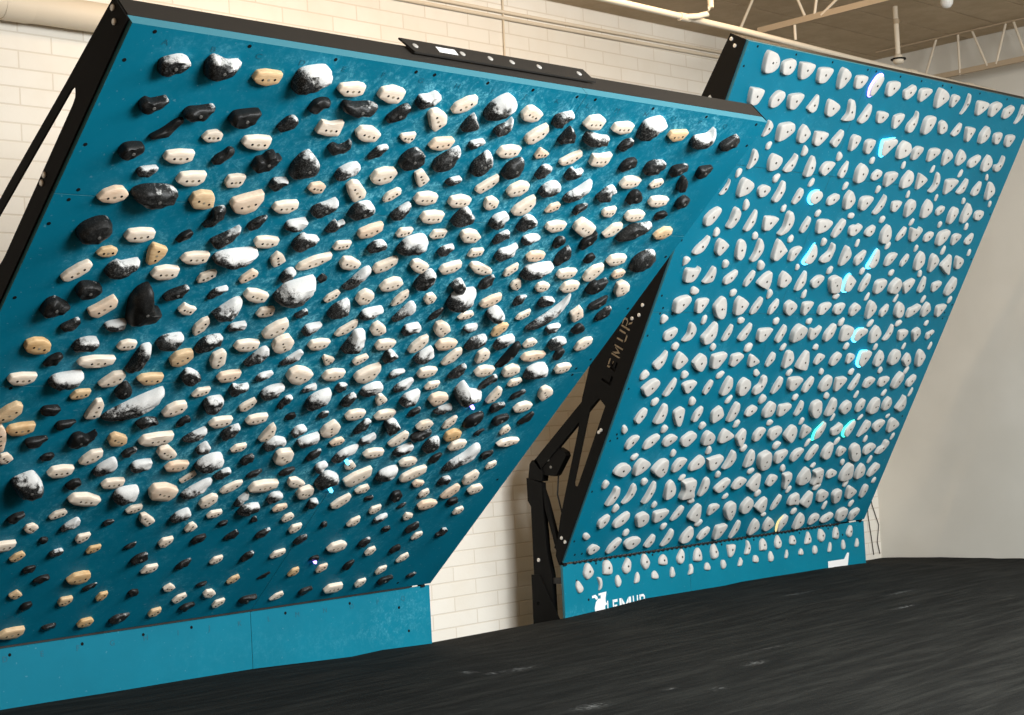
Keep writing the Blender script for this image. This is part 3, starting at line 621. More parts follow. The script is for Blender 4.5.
l b1 2933 1821 22 -46,-44 -44,-7 -3,42 26,48 46,16 17,-22 -35,-48
l b3 2820 1750 75 -98,11 -91,67 -66,81 -11,28 89,9 98,-31 68,-46 31,-66 1,-81 -55,-45
l w 3133 1813 17 -42,-24 -39,16 27,31 42,16 26,-21 -19,-31
l b0 3226 1713 19 -41,-25 -29,6 29,34 41,15 1,-17 -29,-34
l w 3431 1720 25 -48,-3 -56,38 -31,59 36,33 56,-1 10,-59 -26,-36
l w 2639 1706 27 -63,-9 -59,30 -17,47 45,36 63,9 41,-32 -7,-47
l w 3046 1720 21 -38,-52 -37,-7 -14,61 19,50 38,2 16,-51 -23,-61
l b3 2728 1627 27 -54,-20 -23,13 36,31 54,0 13,-30 -36,-31
l b1 3129 1619 25 -40,-17 -39,21 37,31 40,13 13,-21 -29,-31
l w 3327 1617 24 -61,-19 -46,22 2,38 61,25 59,-17 13,-37 -39,-38
l b0 3010 1527 36 -47,-41 -54,5 -31,37 34,59 54,15 32,-42 -26,-59
l b0 3223 1520 29 -51,-12 -39,20 30,37 51,17 30,-24 -32,-37
l b0 3431 1519 18 -42,-39 -24,-1 18,46 42,16 19,-29 -22,-46
l w 2851 1515 15 -35,-45 -36,5 2,44 25,46 36,-3 9,-46
l b0 3130 1418 13 -27,-18 -15,8 25,25 27,1 -9,-25
l w 3329 1425 14 -32,-24 -30,14 -2,40 32,14 29,-18 -11,-40
l w 247 1568 25 -31,-10 -43,70 -23,87 12,47 32,-9 43,-74 31,-87 1,-75
l w 327 1432 16 -36,-8 -32,24 -3,33 36,-1 13,-33 -17,-30
l b0 424 1530 30 -47,3 -29,21 47,29 43,4 6,-29 -26,-24
l b0 644 1536 40 -50,-38 -52,23 -23,39 19,22 52,49 27,-12 -9,-49
l b0 524 1426 19 -31,-9 -18,13 12,21 31,7 2,-21 -20,-21
l y 832 1521 22 -50,-6 -51,27 -32,43 38,16 51,-21 33,-43 -25,-38
l w 743 1410 22 -50,-34 -43,-1 -14,40 39,47 50,10 27,-28 -15,-47
l b0 929 1426 23 -34,-12 -18,16 27,27 34,-1 7,-27 -24,-25
l b3 841 1340 33 -50,-34 -28,13 23,53 50,25 44,-20 8,-51 -32,-53
l b3 1027 1330 33 -49,-6 -34,26 20,35 48,31 49,1 10,-35 -32,-33
l w 621 1327 24 -60,-11 -48,26 4,35 60,28 59,-13 25,-35 -30,-34
l b2 485 1259 72 -78,14 -63,44 0,77 39,44 71,5 78,-44 40,-77 -21,-63
l b0 724 1230 25 -34,-8 -12,24 24,28 34,1 14,-28 -19,-28
l w 929 1215 22 -58,-3 -41,27 0,32 56,28 58,-11 14,-32 -39,-24
l w 823 1119 28 -88,6 -67,42 6,38 88,-1 72,-42 2,-37 -54,-20
l b3 1028 1128 49 -56,-15 -48,39 5,54 51,52 56,-9 18,-52 -24,-54
l w 1131 1013 16 -43,-12 -23,20 34,27 43,1 14,-27 -27,-27
l w 731 1022 15 -41,-18 -23,16 22,30 41,14 34,-11 -10,-29 -30,-30
l b0 520 1023 24 -37,-7 -11,24 30,32 37,0 1,-32 -26,-28
l b0 1028 924 15 -25,-2 -8,16 25,15 20,-9 -10,-16
l w 1238 924 20 -39,-4 -53,45 -29,52 53,-10 17,-52
l w 1029 1513 29 -85,-20 -71,19 -10,32 79,38 85,0 63,-31 -44,-38
l w 1232 1129 34 -80,16 -68,56 0,58 80,20 77,-26 50,-58 -54,-38
l b3 1233 1526 29 -52,-34 -29,-3 36,42 52,22 47,-21 10,-42 -26,-41
l b2 1428 1529 33 -41,-27 -38,12 4,42 32,47 41,6 26,-31 -13,-47
l w 1660 1514 22 -37,-49 -29,-4 -15,42 2,61 24,36 37,-16 17,-58 -22,-61
l b3 1735 1430 32 -56,-25 -47,9 -12,44 56,27 50,-3 7,-14 -22,-44
l w 1135 1410 23 -55,0 -57,35 -13,48 57,-9 54,-31 22,-48 -21,-34
l b3 1327 1428 31 -35,-19 -28,10 0,37 35,4 34,-27 -7,-37
l w 1535 1412 17 -41,-15 -23,18 33,27 41,6 24,-25 -30,-27
l b3 1409 1324 52 -73,-22 -47,29 -3,55 46,51 73,0 55,-43 -30,-55
l b2 1532 1225 23 -42,-19 -22,16 17,38 42,18 31,-8 -6,-38
l b1 1628 1322 24 -31,-13 -20,17 21,32 31,1 10,-31 -20,-32
l w 1230 1308 23 -61,-7 -44,24 -2,34 61,27 60,-13 22,-34 -41,-27
l w 1340 1215 10 -41,-21 -16,11 20,42 41,19 16,-13 -17,-42
l b3 1427 1131 32 -71,-37 -39,7 22,56 58,61 71,30 45,-22 -4,-61 -57,-60
l w 1633 1118 16 -53,-29 -41,4 11,39 52,43 53,14 20,-29 -31,-43
l w 1829 1113 29 -84,-23 -69,25 -8,37 79,32 84,-11 22,-37 -54,-36
l b0 1732 1207 18 -39,-17 -21,11 29,26 39,7 4,-19 -29,-26
l w 1544 1027 21 -46,-24 -47,12 0,49 36,39 47,-2 11,-49 -26,-46
l b3 1751 1014 25 -29,-38 -27,5 0,46 23,36 29,3 5,-34 -23,-46
l b2 1828 932 34 -57,-24 -47,20 -12,37 49,36 57,-2 23,-23 -21,-37
l b1 1916 838 15 -17,-12 -15,19 6,17 17,-4 1,-19
l b3 1952 1010 29 -40,-9 -26,32 23,34 40,1 12,-33 -28,-34
l w 2037 917 15 -44,-15 -28,20 30,27 44,3 16,-25 -31,-27
l w 1631 918 16 -42,-12 -29,19 34,26 42,5 20,-26 -33,-26
l b3 1424 935 32 -48,-26 -26,18 19,44 44,26 48,-15 22,-43 -24,-44
l b0 1723 828 15 -25,0 -7,19 25,19 24,-3 -7,-19
l w 628 936 16 -36,-2 -30,23 -2,34 36,7 11,-34 -16,-24
l b3 824 940 23 -39,-33 -32,-10 -5,23 18,41 39,28 37,-7 8,-32 -24,-41
l w 1537 830 16 -35,-18 -26,24 -5,34 35,2 11,-34 -22,-32
l w 1842 1325 29 -48,-21 -58,33 -41,53 20,57 47,32 58,-24 12,-57 -33,-39
l b0 1929 1208 20 -40,-19 -18,14 30,25 40,9 17,-20 -22,-25
l w 2133 827 15 -35,-17 -27,18 6,36 35,15 31,-15 -5,-36
l b3 1935 1444 37 -60,-19 -40,13 30,42 48,37 60,-11 32,-33 -21,-42
l w 2137 1412 16 -44,-11 -23,19 15,30 44,11 29,-22 -20,-30
l b1 2038 1323 22 -34,-25 -23,15 26,36 34,3 9,-31 -26,-36
l b3 2333 1419 24 -41,-19 -33,4 22,39 41,22 27,-21 -1,-37 -27,-39
l b3 2246 1313 29 -61,-51 -56,-7 -28,33 21,59 55,60 61,21 22,-12 -28,-60
l w 2334 1218 17 -37,-2 -40,28 -7,35 40,-4 25,-35 -20,-26
l w 2435 1306 24 -67,-7 -52,24 -10,34 59,27 67,-13 21,-34 -37,-28
l w 2553 1405 18 -55,-36 -41,-6 12,58 44,46 55,8 23,-44 -21,-58
l b3 2634 1319 32 -52,-27 -39,12 33,43 52,18 45,-20 -1,-39 -35,-43
l w 2729 1213 23 -58,-3 -39,27 15,35 58,21 58,-15 19,-35 -37,-27
l b3 2633 1129 39 -62,-19 -54,20 -12,49 45,53 62,-1 26,-49 -39,-53
l w 2836 1112 23 -79,-42 -75,-6 -10,40 59,60 79,15 41,-24 -30,-60 -64,-59
l w 2925 1018 17 -41,0 -26,29 41,15 40,-14 8,-29 -21,-20
l w 2432 1124 24 -85,-25 -36,28 58,76 85,16 49,-37 -8,-76 -50,-63
l b3 2134 1222 26 -32,-13 -28,23 4,38 29,27 32,-3 6,-38
l b2 2237 1121 48 -70,-27 -64,28 -34,63 44,34 70,-7 38,-21 15,-51 -40,-63
l w 2036 1116 22 -57,-1 -61,33 -20,39 61,-8 45,-28 5,-39 -36,-25
l w 2137 1030 25 -53,-4 -49,30 4,50 39,30 53,-13 19,-50 -28,-42
l b2 2239 922 30 -30,2 -22,39 16,39 30,0 10,-39 -15,-29
l w 2532 1013 17 -46,-14 -27,18 22,33 46,7 32,-30 -23,-33
l w 2432 924 17 -55,-25 -27,17 29,58 51,41 55,0 6,-58 -39,-50
l b0 2626 924 14 -25,-4 -14,12 25,17 23,-2 -3,-17
l b0 2821 929 31 -38,-8 -35,31 9,37 38,1 27,-30 -12,-37
l b0 2923 827 12 -24,-13 -7,14 23,23 24,-2 -6,-23
l w 2733 823 15 -37,-14 -34,18 25,36 37,-1 10,-36 -20,-35
l w 3031 927 15 -34,-16 -25,17 11,35 34,9 21,-35 -16,-33
l b3 2821 738 21 -41,-15 -13,23 30,33 41,-6 17,-28 -24,-33
l w 3029 730 16 -35,-6 -31,32 27,18 35,-9 6,-32 -19,-28
l w 2631 737 16 -38,-30 -26,12 24,40 38,-1 25,-37 -22,-40
l b0 3128 623 21 -38,-32 -33,5 21,40 38,12 26,-20 -15,-40
l b0 2426 730 16 -20,-3 -15,20 12,20 20,-8 -1,-20
l w 2231 730 17 -35,-17 -29,24 29,36 35,0 14,-36 -19,-35
l b1 2689 1428 34 -59,-17 -45,13 33,40 59,31 59,-1 18,-32 -32,-40
l b2 2821 1344 41 -51,-16 -39,42 19,57 51,-18 21,-57 -28,-50
l w 3111 825 24 -69,-8 -51,29 16,38 69,20 55,-19 2,-38 -40,-34
l y 2934 1415 25 -50,-28 -58,17 -13,45 45,27 58,-18 8,-45 -32,-44
l w 3022 1328 22 -55,-26 -47,16 -3,38 53,30 55,-17 16,-38 -34,-38
l b3 3133 1220 38 -90,-98 -79,-47 -55,-14 -9,33 37,104 81,86 90,38 60,-36 -11,-71 -74,-104
l b0 3317 1220 20 -39,-5 -22,23 39,30 30,-4 -8,-30
l w 3413 1327 24 -78,-18 -58,14 7,30 78,22 73,-11 9,-30 -55,-30
l w 3422 1129 14 -33,-25 -31,13 17,33 33,7 19,-30 -22,-33
l b0 2925 1226 20 -33,-19 -21,17 22,38 33,11 16,-26 -16,-38
l w 3320 1034 20 -43,-36 -53,8 3,60 38,41 53,-3 14,-60 -24,-57
l w 3425 921 20 -55,-12 -39,28 18,42 55,16 42,-24 -13,-42
l b2 3120 1025 26 -39,-15 -26,22 18,33 39,6 28,-26 -22,-33
l w 3237 924 18 -56,-44 -43,1 11,59 44,44 56,1 18,-57 -33,-59
l b0 3311 827 22 -35,-19 -31,18 19,29 35,-5 5,-29
l w 3420 734 14 -35,-24 -32,16 13,33 35,13 23,-28 -23,-33
l b1 3409 537 21 -35,-15 -19,5 -12,34 24,31 35,-1 21,-24 -16,-34
l w 930 827 17 -34,-7 -29,24 34,34 31,-5 3,-34 -20,-28
l y 1029 732 14 -35,-17 -26,19 31,28 35,2 10,-25 -27,-28
l w 523 826 22 -62,-4 -42,21 -4,30 61,31 62,2 39,-25 -1,-31 -43,-25
l y 634 734 14 -37,-14 -18,20 13,35 37,12 20,-18 -3,-35 -26,-26
l b0 724 837 18 -19,-1 -10,19 19,14 18,-13 -4,-19
l b2 832 736 20 -36,-12 -27,8 18,23 36,-7 8,-21 -23,-23
l b0 1232 726 13 -27,-11 -7,11 27,22 26,-2 -13,-22
l b0 1331 621 25 -44,-19 -24,20 25,35 44,-4 13,-32 -28,-35
l b0 729 626 17 -29,-7 -14,18 27,21 29,-3 -5,-21
l b0 825 538 19 -36,-5 -10,20 31,27 36,3 1,-27 -25,-24
l y 1029 519 24 -63,-8 -34,33 16,43 52,36 63,9 53,-28 12,-43 -37,-33
l b0 1130 424 14 -33,-11 -16,11 33,26 25,-3 -14,-26
l y 731 440 15 -37,-1 -3,34 37,-3 9,-34 -21,-19
l y 1030 336 18 -36,-9 -32,28 31,34 36,3 9,-34 -23,-28
l y 1232 338 15 -28,-11 -17,27 25,33 28,-3 10,-33 -18,-32
l b0 1414 331 19 -27,1 -10,24 27,17 27,-9 -5,-24
l b0 821 332 21 -27,-5 -15,24 23,29 27,-3 -3,-29
l y 1224 130 18 -44,-12 -32,26 21,34 44,13 32,-26 -5,-34 -35,-27
l b0 1419 122 23 -52,-9 -23,28 52,30 48,3 1,-29 -38,-30
l b0 1017 132 18 -36,-1 -18,16 33,22 36,-4 -8,-22
l y 815 131 23 -68,-1 -40,30 10,37 64,36 68,-8 38,-37 -29,-36 -58,-25
l w 1428 523 17 -43,-24 -27,24 39,30 43,-5 23,-29 -33,-30
l w 1429 728 18 -37,-9 -27,28 32,37 37,6 11,-37 -18,-32
l b0 1629 724 20 -39,-20 -26,16 21,32 39,13 19,-15 -23,-32
l b0 1829 727 18 -37,-23 -23,5 13,35 37,11 18,-22 -18,-35
l b1 2031 718 19 -39,-24 -27,8 24,32 39,11 15,-19 -23,-32
l w 1828 530 14 -35,-21 -24,19 27,31 35,-1 12,-31 -23,-29
l b0 2023 530 20 -33,-20 -17,23 26,34 33,0 7,-26 -20,-34
l w 2228 522 15 -44,-25 -33,17 33,33 44,7 21,-26 -31,-33
l b0 1629 528 18 -39,-26 -19,15 27,34 39,10 8,-23 -28,-34
l y 2028 337 13 -36,-19 -20,17 18,35 36,12 16,-30 -23,-35
l b0 2232 331 10 -33,-25 -11,1 25,27 33,4 -1,-27
l b0 1830 326 14 -29,-8 -10,12 26,19 29,-4 -13,-19
l w 1628 337 15 -39,-1 -7,34 39,-2 12,-34 -20,-26
l w 1738 228 14 -40,-17 -23,23 23,40 40,17 6,-34 -9,-40
l w 1921 235 18 -42,4 -31,33 4,34 42,2 20,-34 -24,-22
l w 2028 134 14 -35,-14 -28,23 28,37 35,-1 3,-37 -25,-33
l b0 2216 132 22 -50,-9 -32,22 50,31 45,6 3,-31 -33,-29
l w 2427 124 12 -42,-28 -19,16 22,34 42,9 19,-29 -27,-34
l b0 1820 140 19 -39,-7 -18,22 39,29 39,1 -3,-29 -29,-25
l y 1629 134 16 -35,-17 -28,23 27,34 35,1 13,-34 -21,-33
l y 2432 336 15 -32,-27 -22,21 17,35 32,-1 19,-33 -23,-35
l b1 2326 623 20 -38,-22 -25,17 21,35 38,13 15,-22 -24,-35
l w 2625 525 23 -63,-16 -45,27 15,44 61,23 63,-20 15,-44 -39,-32
l b1 2826 532 20 -36,-22 -27,14 21,36 36,10 13,-28 -22,-36
l w 2921 440 15 -35,-16 -25,23 14,37 35,12 21,-33 -18,-37
l b0 3115 430 19 -34,-16 -22,17 14,36 34,0 8,-33 -16,-36
l w 3231 334 13 -39,-30 -25,16 16,42 39,16 27,-24 -18,-42
l w 3222 534 12 -35,-24 -26,22 22,32 35,6 10,-29 -26,-32
l b0 2922 631 16 -25,-6 -14,15 22,19 25,-11 -5,-19
l b0 2521 433 18 -29,-3 -14,18 21,21 29,-13 -5,-21
l w 2628 334 14 -34,-20 -29,24 24,37 34,-9 2,-37 -23,-34
l b0 2824 332 19 -31,-27 -24,15 15,38 31,9 5,-35 -18,-38
l w 3120 237 13 -35,-17 -28,24 25,38 35,0 1,-38 -22,-35
l b0 3210 129 22 -47,-17 -32,22 38,37 47,16 17,-24 -23,-37
l b0 3413 138 13 -31,-10 -15,13 27,23 31,1 -10,-23
l w 3019 136 15 -35,-13 -28,27 26,38 35,3 12,-38 -20,-35
l w 2822 128 22 -66,-13 -46,32 50,38 66,-4 36,-38 -46,-36
l b0 2618 133 19 -40,-12 -28,19 29,32 40,2 0,-31 -28,-32
r g 259 3556 36 -41,-67 -68,17 -57,67 15,63 59,28 68,-16 29,-57
r g 442 3553 30 -38,-51 -62,13 -25,39 33,51 62,30 58,-17 24,-50
r g 626 3546 32 -28,-53 -68,35 -46,51 68,53 67,3 28,-43
r g 837 3544 31 -41,-52 -67,25 -36,45 58,52 67,23 27,-44
r g 1061 3547 33 -28,-70 -59,19 -42,70 39,47 59,15 19,-53
r g 226 3331 32 -42,-43 -64,43 -45,55 55,54 64,22 38,-39 -4,-55
r g 449 3338 29 -43,-50 -55,1 -15,51 36,57 55,22 23,-38 -17,-57
r g 636 3347 31 -44,-46 -69,31 51,56 69,28 26,-46 -10,-56
r g 840 3353 24 -43,-41 -21,2 17,61 39,22 43,-33 11,-61
r g 1054 3345 30 -39,-48 -64,28 -46,55 50,32 64,2 12,-55
r g 1270 3349 30 -51,-73 -26,-19 -48,62 -12,73 31,24 51,-54
r g 1254 3547 27 -32,-46 -56,14 -41,37 46,46 56,15 24,-39
r g 1444 3346 27 -44,-58 -23,-4 19,70 44,26 40,-33 -4,-70
r gv 1443 3545 30 -32,-72 -47,-18 -15,54 27,72 47,51 34,-9 1,-69
r g 1645 3547 30 -43,-52 -64,10 -45,39 49,52 64,13 1,-51
r g 1860 3546 27 -36,-48 -60,-2 -26,21 26,53 60,32 49,-12 1,-53
r g 2056 3546 28 -48,-40 -67,16 -40,42 52,50 67,23 -13,-50
r g 2282 3547 36 -44,-67 -72,6 -59,69 43,45 72,2 -14,-69
r g 2462 3546 25 -28,-39 -46,28 -9,46 46,37 46,10 5,-46
r g 1650 3339 26 -34,-31 -58,24 -38,40 41,41 58,18 31,-28 -8,-41
r g 1853 3337 26 -24,-55 -52,25 40,55 52,19 13,-48
r g 2044 3348 29 -32,-75 -44,-25 1,35 4,75 25,70 44,1 19,-69
r g 2248 3346 36 -45,-63 -64,20 -38,58 43,67 64,36 41,-30 -9,-67
r g 2447 3347 26 -22,-42 -58,23 -23,49 41,22 58,-20 18,-49
r g 2639 3538 22 -28,-74 -8,-12 -17,75 4,68 28,20 14,-37 -14,-75
r g 2844 3531 31 -31,-52 -68,31 -47,52 64,51 68,16 7,-41
r g 3037 3547 31 -41,-55 -63,21 11,55 63,44 59,11 -2,-55
r g 3240 3545 28 -45,-52 -56,6 -29,27 23,52 56,34 47,-8 3,-48
r g 3435 3542 23 -29,-74 -16,-14 -22,74 29,53 28,-21 -7,-69
r g 2642 3347 22 -39,-40 -18,7 20,52 39,34 38,-21 -8,-52
r g 2826 3330 29 -17,-51 -60,36 -41,51 51,51 60,25 18,-45
r g 3046 3345 33 -43,-63 -60,3 -15,66 45,40 60,-3 28,-46 -23,-66
r g 3243 3340 26 -28,-44 -56,21 23,44 56,22 33,-41
r g 3427 3336 27 -36,-42 -55,29 33,47 55,20 22,-47
r g 2249 3133 28 -39,-46 -54,18 -23,47 39,51 54,23 20,-36 -13,-51
r g 2463 3139 28 -43,-48 -59,17 -37,43 44,52 59,23 17,-24 -23,-52
r g 2662 3135 28 -23,-61 -53,20 -26,61 40,32 53,2 8,-51
r g 2848 3149 28 -31,-52 -50,9 -29,60 38,24 50,-10 4,-60
r g 3052 3140 27 -55,-49 -65,-9 -25,25 39,51 65,30 29,-22 -21,-51
r g 3240 3139 31 -36,-63 -53,4 -23,63 33,38 53,-10 11,-58
r g 3421 3151 26 -34,-62 -50,-22 4,-4 13,62 42,41 50,-15 24,-62
r f 2552 3034 13 -16,-30 -17,1 2,30 17,18 13,-19
r f 2947 3030 13 -18,-29 -16,9 1,32 17,20 18,-17 -2,-32
r f 3342 3028 14 -9,-19 -19,12 -6,26 14,9 19,-18 5,-26
r g 2445 2932 28 -22,-60 -57,47 -45,60 40,35 57,15 25,-30
r g 2641 2938 27 -39,-71 -8,-19 -22,60 -8,78 24,51 39,-1 11,-61 -19,-78
r g 2848 2925 32 -32,-59 -66,28 -46,50 54,61 66,39 29,-22 -13,-61
r g 3031 2937 25 -42,-54 -14,-2 19,62 42,36 40,-39 -8,-62
r g 3244 2934 26 -37,-54 -37,-7 5,48 24,57 37,31 33,-31 -1,-57
r g 3448 2929 31 -20,-70 -53,40 -32,70 32,35 53,-10 16,-54
r g 477 3144 21 -30,-53 -24,2 -21,53 2,50 30,22 13,-28
r g 651 3144 36 -55,-62 -77,13 -62,46 40,66 77,39 76,7 9,-47 -38,-66
r g 859 3149 30 -39,-55 -56,14 -31,60 12,42 53,17 56,-14 16,-60
r f 549 3038 17 -17,-23 -20,7 6,28 20,20 15,-20 -4,-28
r g 441 2938 24 -28,-65 -25,-14 -32,54 -14,65 26,34 32,-8 6,-47
r g 660 2935 31 -35,-53 -61,10 -41,56 44,43 61,6 38,-38 -4,-56
r g 836 2945 26 -43,-58 -33,-24 2,30 17,65 36,53 43,-2 26,-53 -17,-65
r f 348 2838 17 -15,-29 -21,9 -3,30 21,25 21,-2 -4,-30
r g 460 2750 34 -54,-62 -69,11 -46,62 46,40 69,8 38,-36 -21,-61
r g 659 2736 25 -48,-15 -56,16 -21,41 42,38 56,12 29,-29 -17,-41
r f 751 2832 19 -24,-23 -27,8 10,32 27,19 12,-24 -8,-32
r g 830 2744 28 -42,-61 -21,7 -7,70 19,71 42,20 22,-40 -11,-71
r g 261 2739 16 -26,-53 8,15 16,53 25,34 26,-12 4,-51
r g 1044 3133 29 -47,-39 -64,31 -49,45 61,47 64,19 4,-47
r g 1238 3151 27 -44,-42 -39,-8 5,50 25,62 44,33 37,-26 13,-62
r g 1453 3140 28 -30,-54 -51,22 -30,54 36,50 51,28 29,-27 -11,-54
r g 1634 3129 29 -29,-41 -53,22 -27,48 41,52 53,16 35,-38 14,-52
r gc 1852 3148 33 -44,-58 -75,27 -49,42 56,65 75,38 36,-11 -6,-65
r g 2066 3142 35 -48,-61 -69,5 -35,63 38,54 69,11 47,-32 -18,-63
r f 946 3038 21 -18,-36 -25,7 -18,36 15,19 25,-7 8,-34
r f 1350 3032 19 -16,-30 -27,13 -10,32 23,11 27,-9 7,-32
r g 1064 2940 31 -39,-66 -41,-1 -28,62 -8,71 32,30 41,-17 20,-61 -23,-71
r g 1252 2939 28 -61,-29 -59,12 -25,44 52,51 61,32 22,-24 -14,-51
r g 1448 2947 24 -32,-46 -27,-3 10,59 23,49 32,-7 12,-55 -15,-59
r g 1664 2938 36 -44,-61 -65,20 -28,69 51,40 65,8 42,-47 -14,-69
r f 1751 3037 16 -16,-25 -20,9 8,25 20,8 13,-23
r f 2157 3033 15 -15,-24 -18,11 0,29 15,18 18,-12 -1,-29
r g 1861 2939 22 -39,-36 -46,1 -7,38 36,32 46,-1 7,-38
r g 2043 2922 32 -45,-49 -68,13 -48,44 45,57 68,30 45,-13 -21,-57
r g 2258 2936 33 -48,-63 -59,-2 -12,65 39,50 59,0 30,-45 -24,-65
r f 1149 2830 17 -20,-29 -18,4 4,31 20,24 19,-13 -6,-31
r f 1550 2833 17 -18,-26 -19,8 1,29 19,25 17,-14 -6,-29
r f 1957 2836 17 -14,-26 -19,12 -1,29 17,20 19,-10 2,-29
r gc 1244 2733 28 -61,-8 -50,27 -5,47 39,45 61,19 45,-17 4,-47 -37,-38
r g 1048 2728 24 -33,-50 -26,-4 -11,40 11,57 33,33 28,-17 -4,-57
r g 1459 2729 24 -51,-35 -54,7 -3,40 41,42 54,14 17,-25 -26,-42
r g 1649 2741 33 -34,-62 -62,11 -28,68 40,27 62,-12 29,-56 -10,-68
r g 1855 2731 31 -51,-46 -70,16 -38,45 52,51 70,27 9,-51
r g 2042 2729 26 -43,-66 -23,-27 8,49 17,77 38,54 43,-7 5,-67 -28,-77
r f 954 2635 16 -19,-25 -21,7 5,25 21,12 12,-23
r f 1356 2621 18 -23,-22 -24,11 8,27 24,12 16,-19 -5,-27
r f 1755 2628 17 -25,-20 -28,10 11,20 28,6 17,-20
r f 2157 2619 18 -23,-20 -22,15 8,28 23,15 16,-17 -5,-28
r g 1037 2534 34 -53,-80 -25,-25 -31,68 0,86 43,48 53,-4 25,-58 -31,-86
r g 1253 2535 24 -30,-53 -29,-11 -6,43 11,59 30,34 27,-25 2,-59
r g 1461 2533 32 -54,-44 -78,26 -50,48 51,51 78,29 40,-24 -26,-51
r g 1654 2530 29 -45,-65 -40,-12 1,60 28,69 45,38 25,-26 -13,-69
r g 1856 2529 27 -50,-40 -67,11 -30,33 5,33 34,46 67,28 40,-15 -4,-46
r g 2052 2530 24 -48,-33 -44,7 14,42 41,33 48,-6 13,-42
r g 2265 2518 34 -36,-66 -60,11 -19,70 33,34 60,-25 35,-70
r f 1155 2425 17 -17,-24 -23,4 3,28 21,16 23,-13 -1,-28
r f 1551 2419 20 -18,-26 -26,15 -7,31 24,15 26,-15 2,-31
r f 1965 2428 14 -16,-23 -16,17 3,31 16,18 13,-22 -3,-31
r g 1067 2344 35 -51,-66 -65,8 -52,76 64,9 65,-8 -5,-76
r g 1252 2322 27 -42,-47 -50,11 -21,42 46,55 50,34 9,-44 -23,-55
r gc 1444 2327 31 -54,-56 -30,-1 -2,72 31,52 54,-5 25,-61 -22,-72
r g 1635 2341 30 -52,-64 -47,-32 7,15 14,73 36,72 52,31 43,-49 -10,-73
r g 1865 2330 32 -34,-75 -46,-6 -41,61 -21,75 34,33 46,-9 10,-64
r g 2053 2321 27 -39,-45 -46,3 29,59 46,39 39,-16 -9,-59
r gc 2243 2320 32 -51,-56 -38,-9 -16,67 21,69 51,-3 25,-58 -25,-69
r f 2363 2427 17 -20,-28 -22,8 5,31 22,16 14,-17 -11,-31
r g 2456 2324 28 -47,-48 -54,6 -24,43 48,53 54,26 18,-35 -27,-53
r g 2247 2729 24 -30,-33 -51,22 -18,38 46,42 51,19 19,-36 -8,-42
r g 2439 2725 33 -29,-62 -58,15 -33,60 17,65 58,16 35,-33 -8,-65
r g 2665 2736 33 -35,-65 -54,10 -25,71 35,43 54,-9 19,-59 -15,-71
r g 2862 2729 21 -32,-31 -42,5 -2,36 39,36 42,-1 -2,-36
r g 3060 2704 32 -32,-64 -52,13 -29,64 33,60 52,21 13,-47
r g 3242 2734 33 -30,-79 -48,-11 -27,79 34,42 48,7 11,-62
r g 3433 2728 25 -36,-36 -55,10 -28,33 37,37 55,6 25,-37
r f 2362 2826 13 -11,-28 -15,12 -1,28 13,13 15,-23
r f 2753 2826 11 -10,-26 -15,10 -1,26 15,16 12,-26
r f 3147 2824 14 -6,-26 -19,14 -2,26 19,12 18,-17
r f 3545 2824 13 -8,-22 -18,15 0,26 18,7 14,-26
r f 2555 2620 15 -19,-27 -19,5 2,29 19,21 19,-11 -5,-29
r f 2950 2622 16 -15,-22 -22,10 -1,26 22,13 17,-13 0,-26
r f 3340 2626 14 -14,-26 -18,12 -3,29 16,19 18,-15 2,-29
r g 2470 2526 22 -32,-54 -34,-13 9,54 27,43 34,-2 -10,-53
r g 2642 2533 32 -38,-46 -75,38 -55,47 26,37 40,59 75,34 46,-26 6,-59
r g 2850 2521 23 -42,-36 -48,5 -13,33 35,40 48,13 13,-29 -19,-40
r g 3043 2527 35 -51,-61 -69,3 -49,39 39,63 69,42 43,-19 -10,-63
r g 3242 2517 25 -31,-38 -50,22 -17,46 41,45 50,17 -1,-46
r g 3441 2531 23 -36,-41 -36,-2 19,46 36,29 30,-25 4,-46
r f 2755 2420 15 -11,-23 -18,12 -3,29 17,19 18,-14 0,-29
r f 3145 2420 16 -12,-37 -20,0 -2,37 16,26 20,-26
r f 3541 2417 13 -14,-24 -18,14 -1,29 18,16 16,-19 -3,-29
r g 2657 2324 21 -31,-47 -34,-10 8,48 34,34 28,-9 -12,-48
r g 2855 2329 34 -29,-69 -55,12 -24,73 31,43 55,-19 14,-73
r g 3057 2319 33 -16,-72 -57,38 -30,72 45,33 57,-4 19,-67
r g 3256 2312 34 -73,-17 -28,47 8,80 38,35 73,-68 53,-80
r g 3426 2334 29 -24,-47 -62,37 -30,50 42,30 62,-2 31,-50
r g 231 2538 31 -56,-51 -62,-9 -20,40 36,66 62,45 43,-5 5,-54 -37,-66
r g 457 2540 31 -44,-65 -32,-15 -30,56 -9,73 33,44 44,-2 25,-52 -3,-73
r f 541 2634 21 -14,-34 -27,15 -10,38 27,10 27,-14 4,-38
r g 643 2533 27 -39,-65 -25,-14 0,54 16,75 33,53 39,-10 7,-60 -27,-75
r g 845 2522 30 -44,-42 -66,33 -47,49 57,49 66,30 16,-39 -21,-49
r f 343 2434 19 -20,-28 -26,11 -6,32 22,15 26,-8 2,-32
r f 755 2428 17 -20,-20 -25,12 -2,28 22,7 25,-17 0,-28
r g 226 2342 26 -56,-58 -38,-16 16,39 39,64 56,57 53,13 25,-39 -22,-64
r g 439 2337 29 -49,-33 -62,29 -33,57 54,24 62,5 7,-57 -20,-54
r g 642 2326 30 -20,-53 -44,17 -42,62 -6,71 33,36 44,-36 23,-71
r g 830 2330 30 -41,-69 -25,-18 -25,64 -8,82 34,42 41,-6 10,-65 -26,-82
r f 143 2226 19 -18,-30 -30,19 -2,31 30,16 14,-17 -9,-31
r f 553 2220 20 -21,-23 -30,16 -2,30 30,8 26,-21 -4,-30
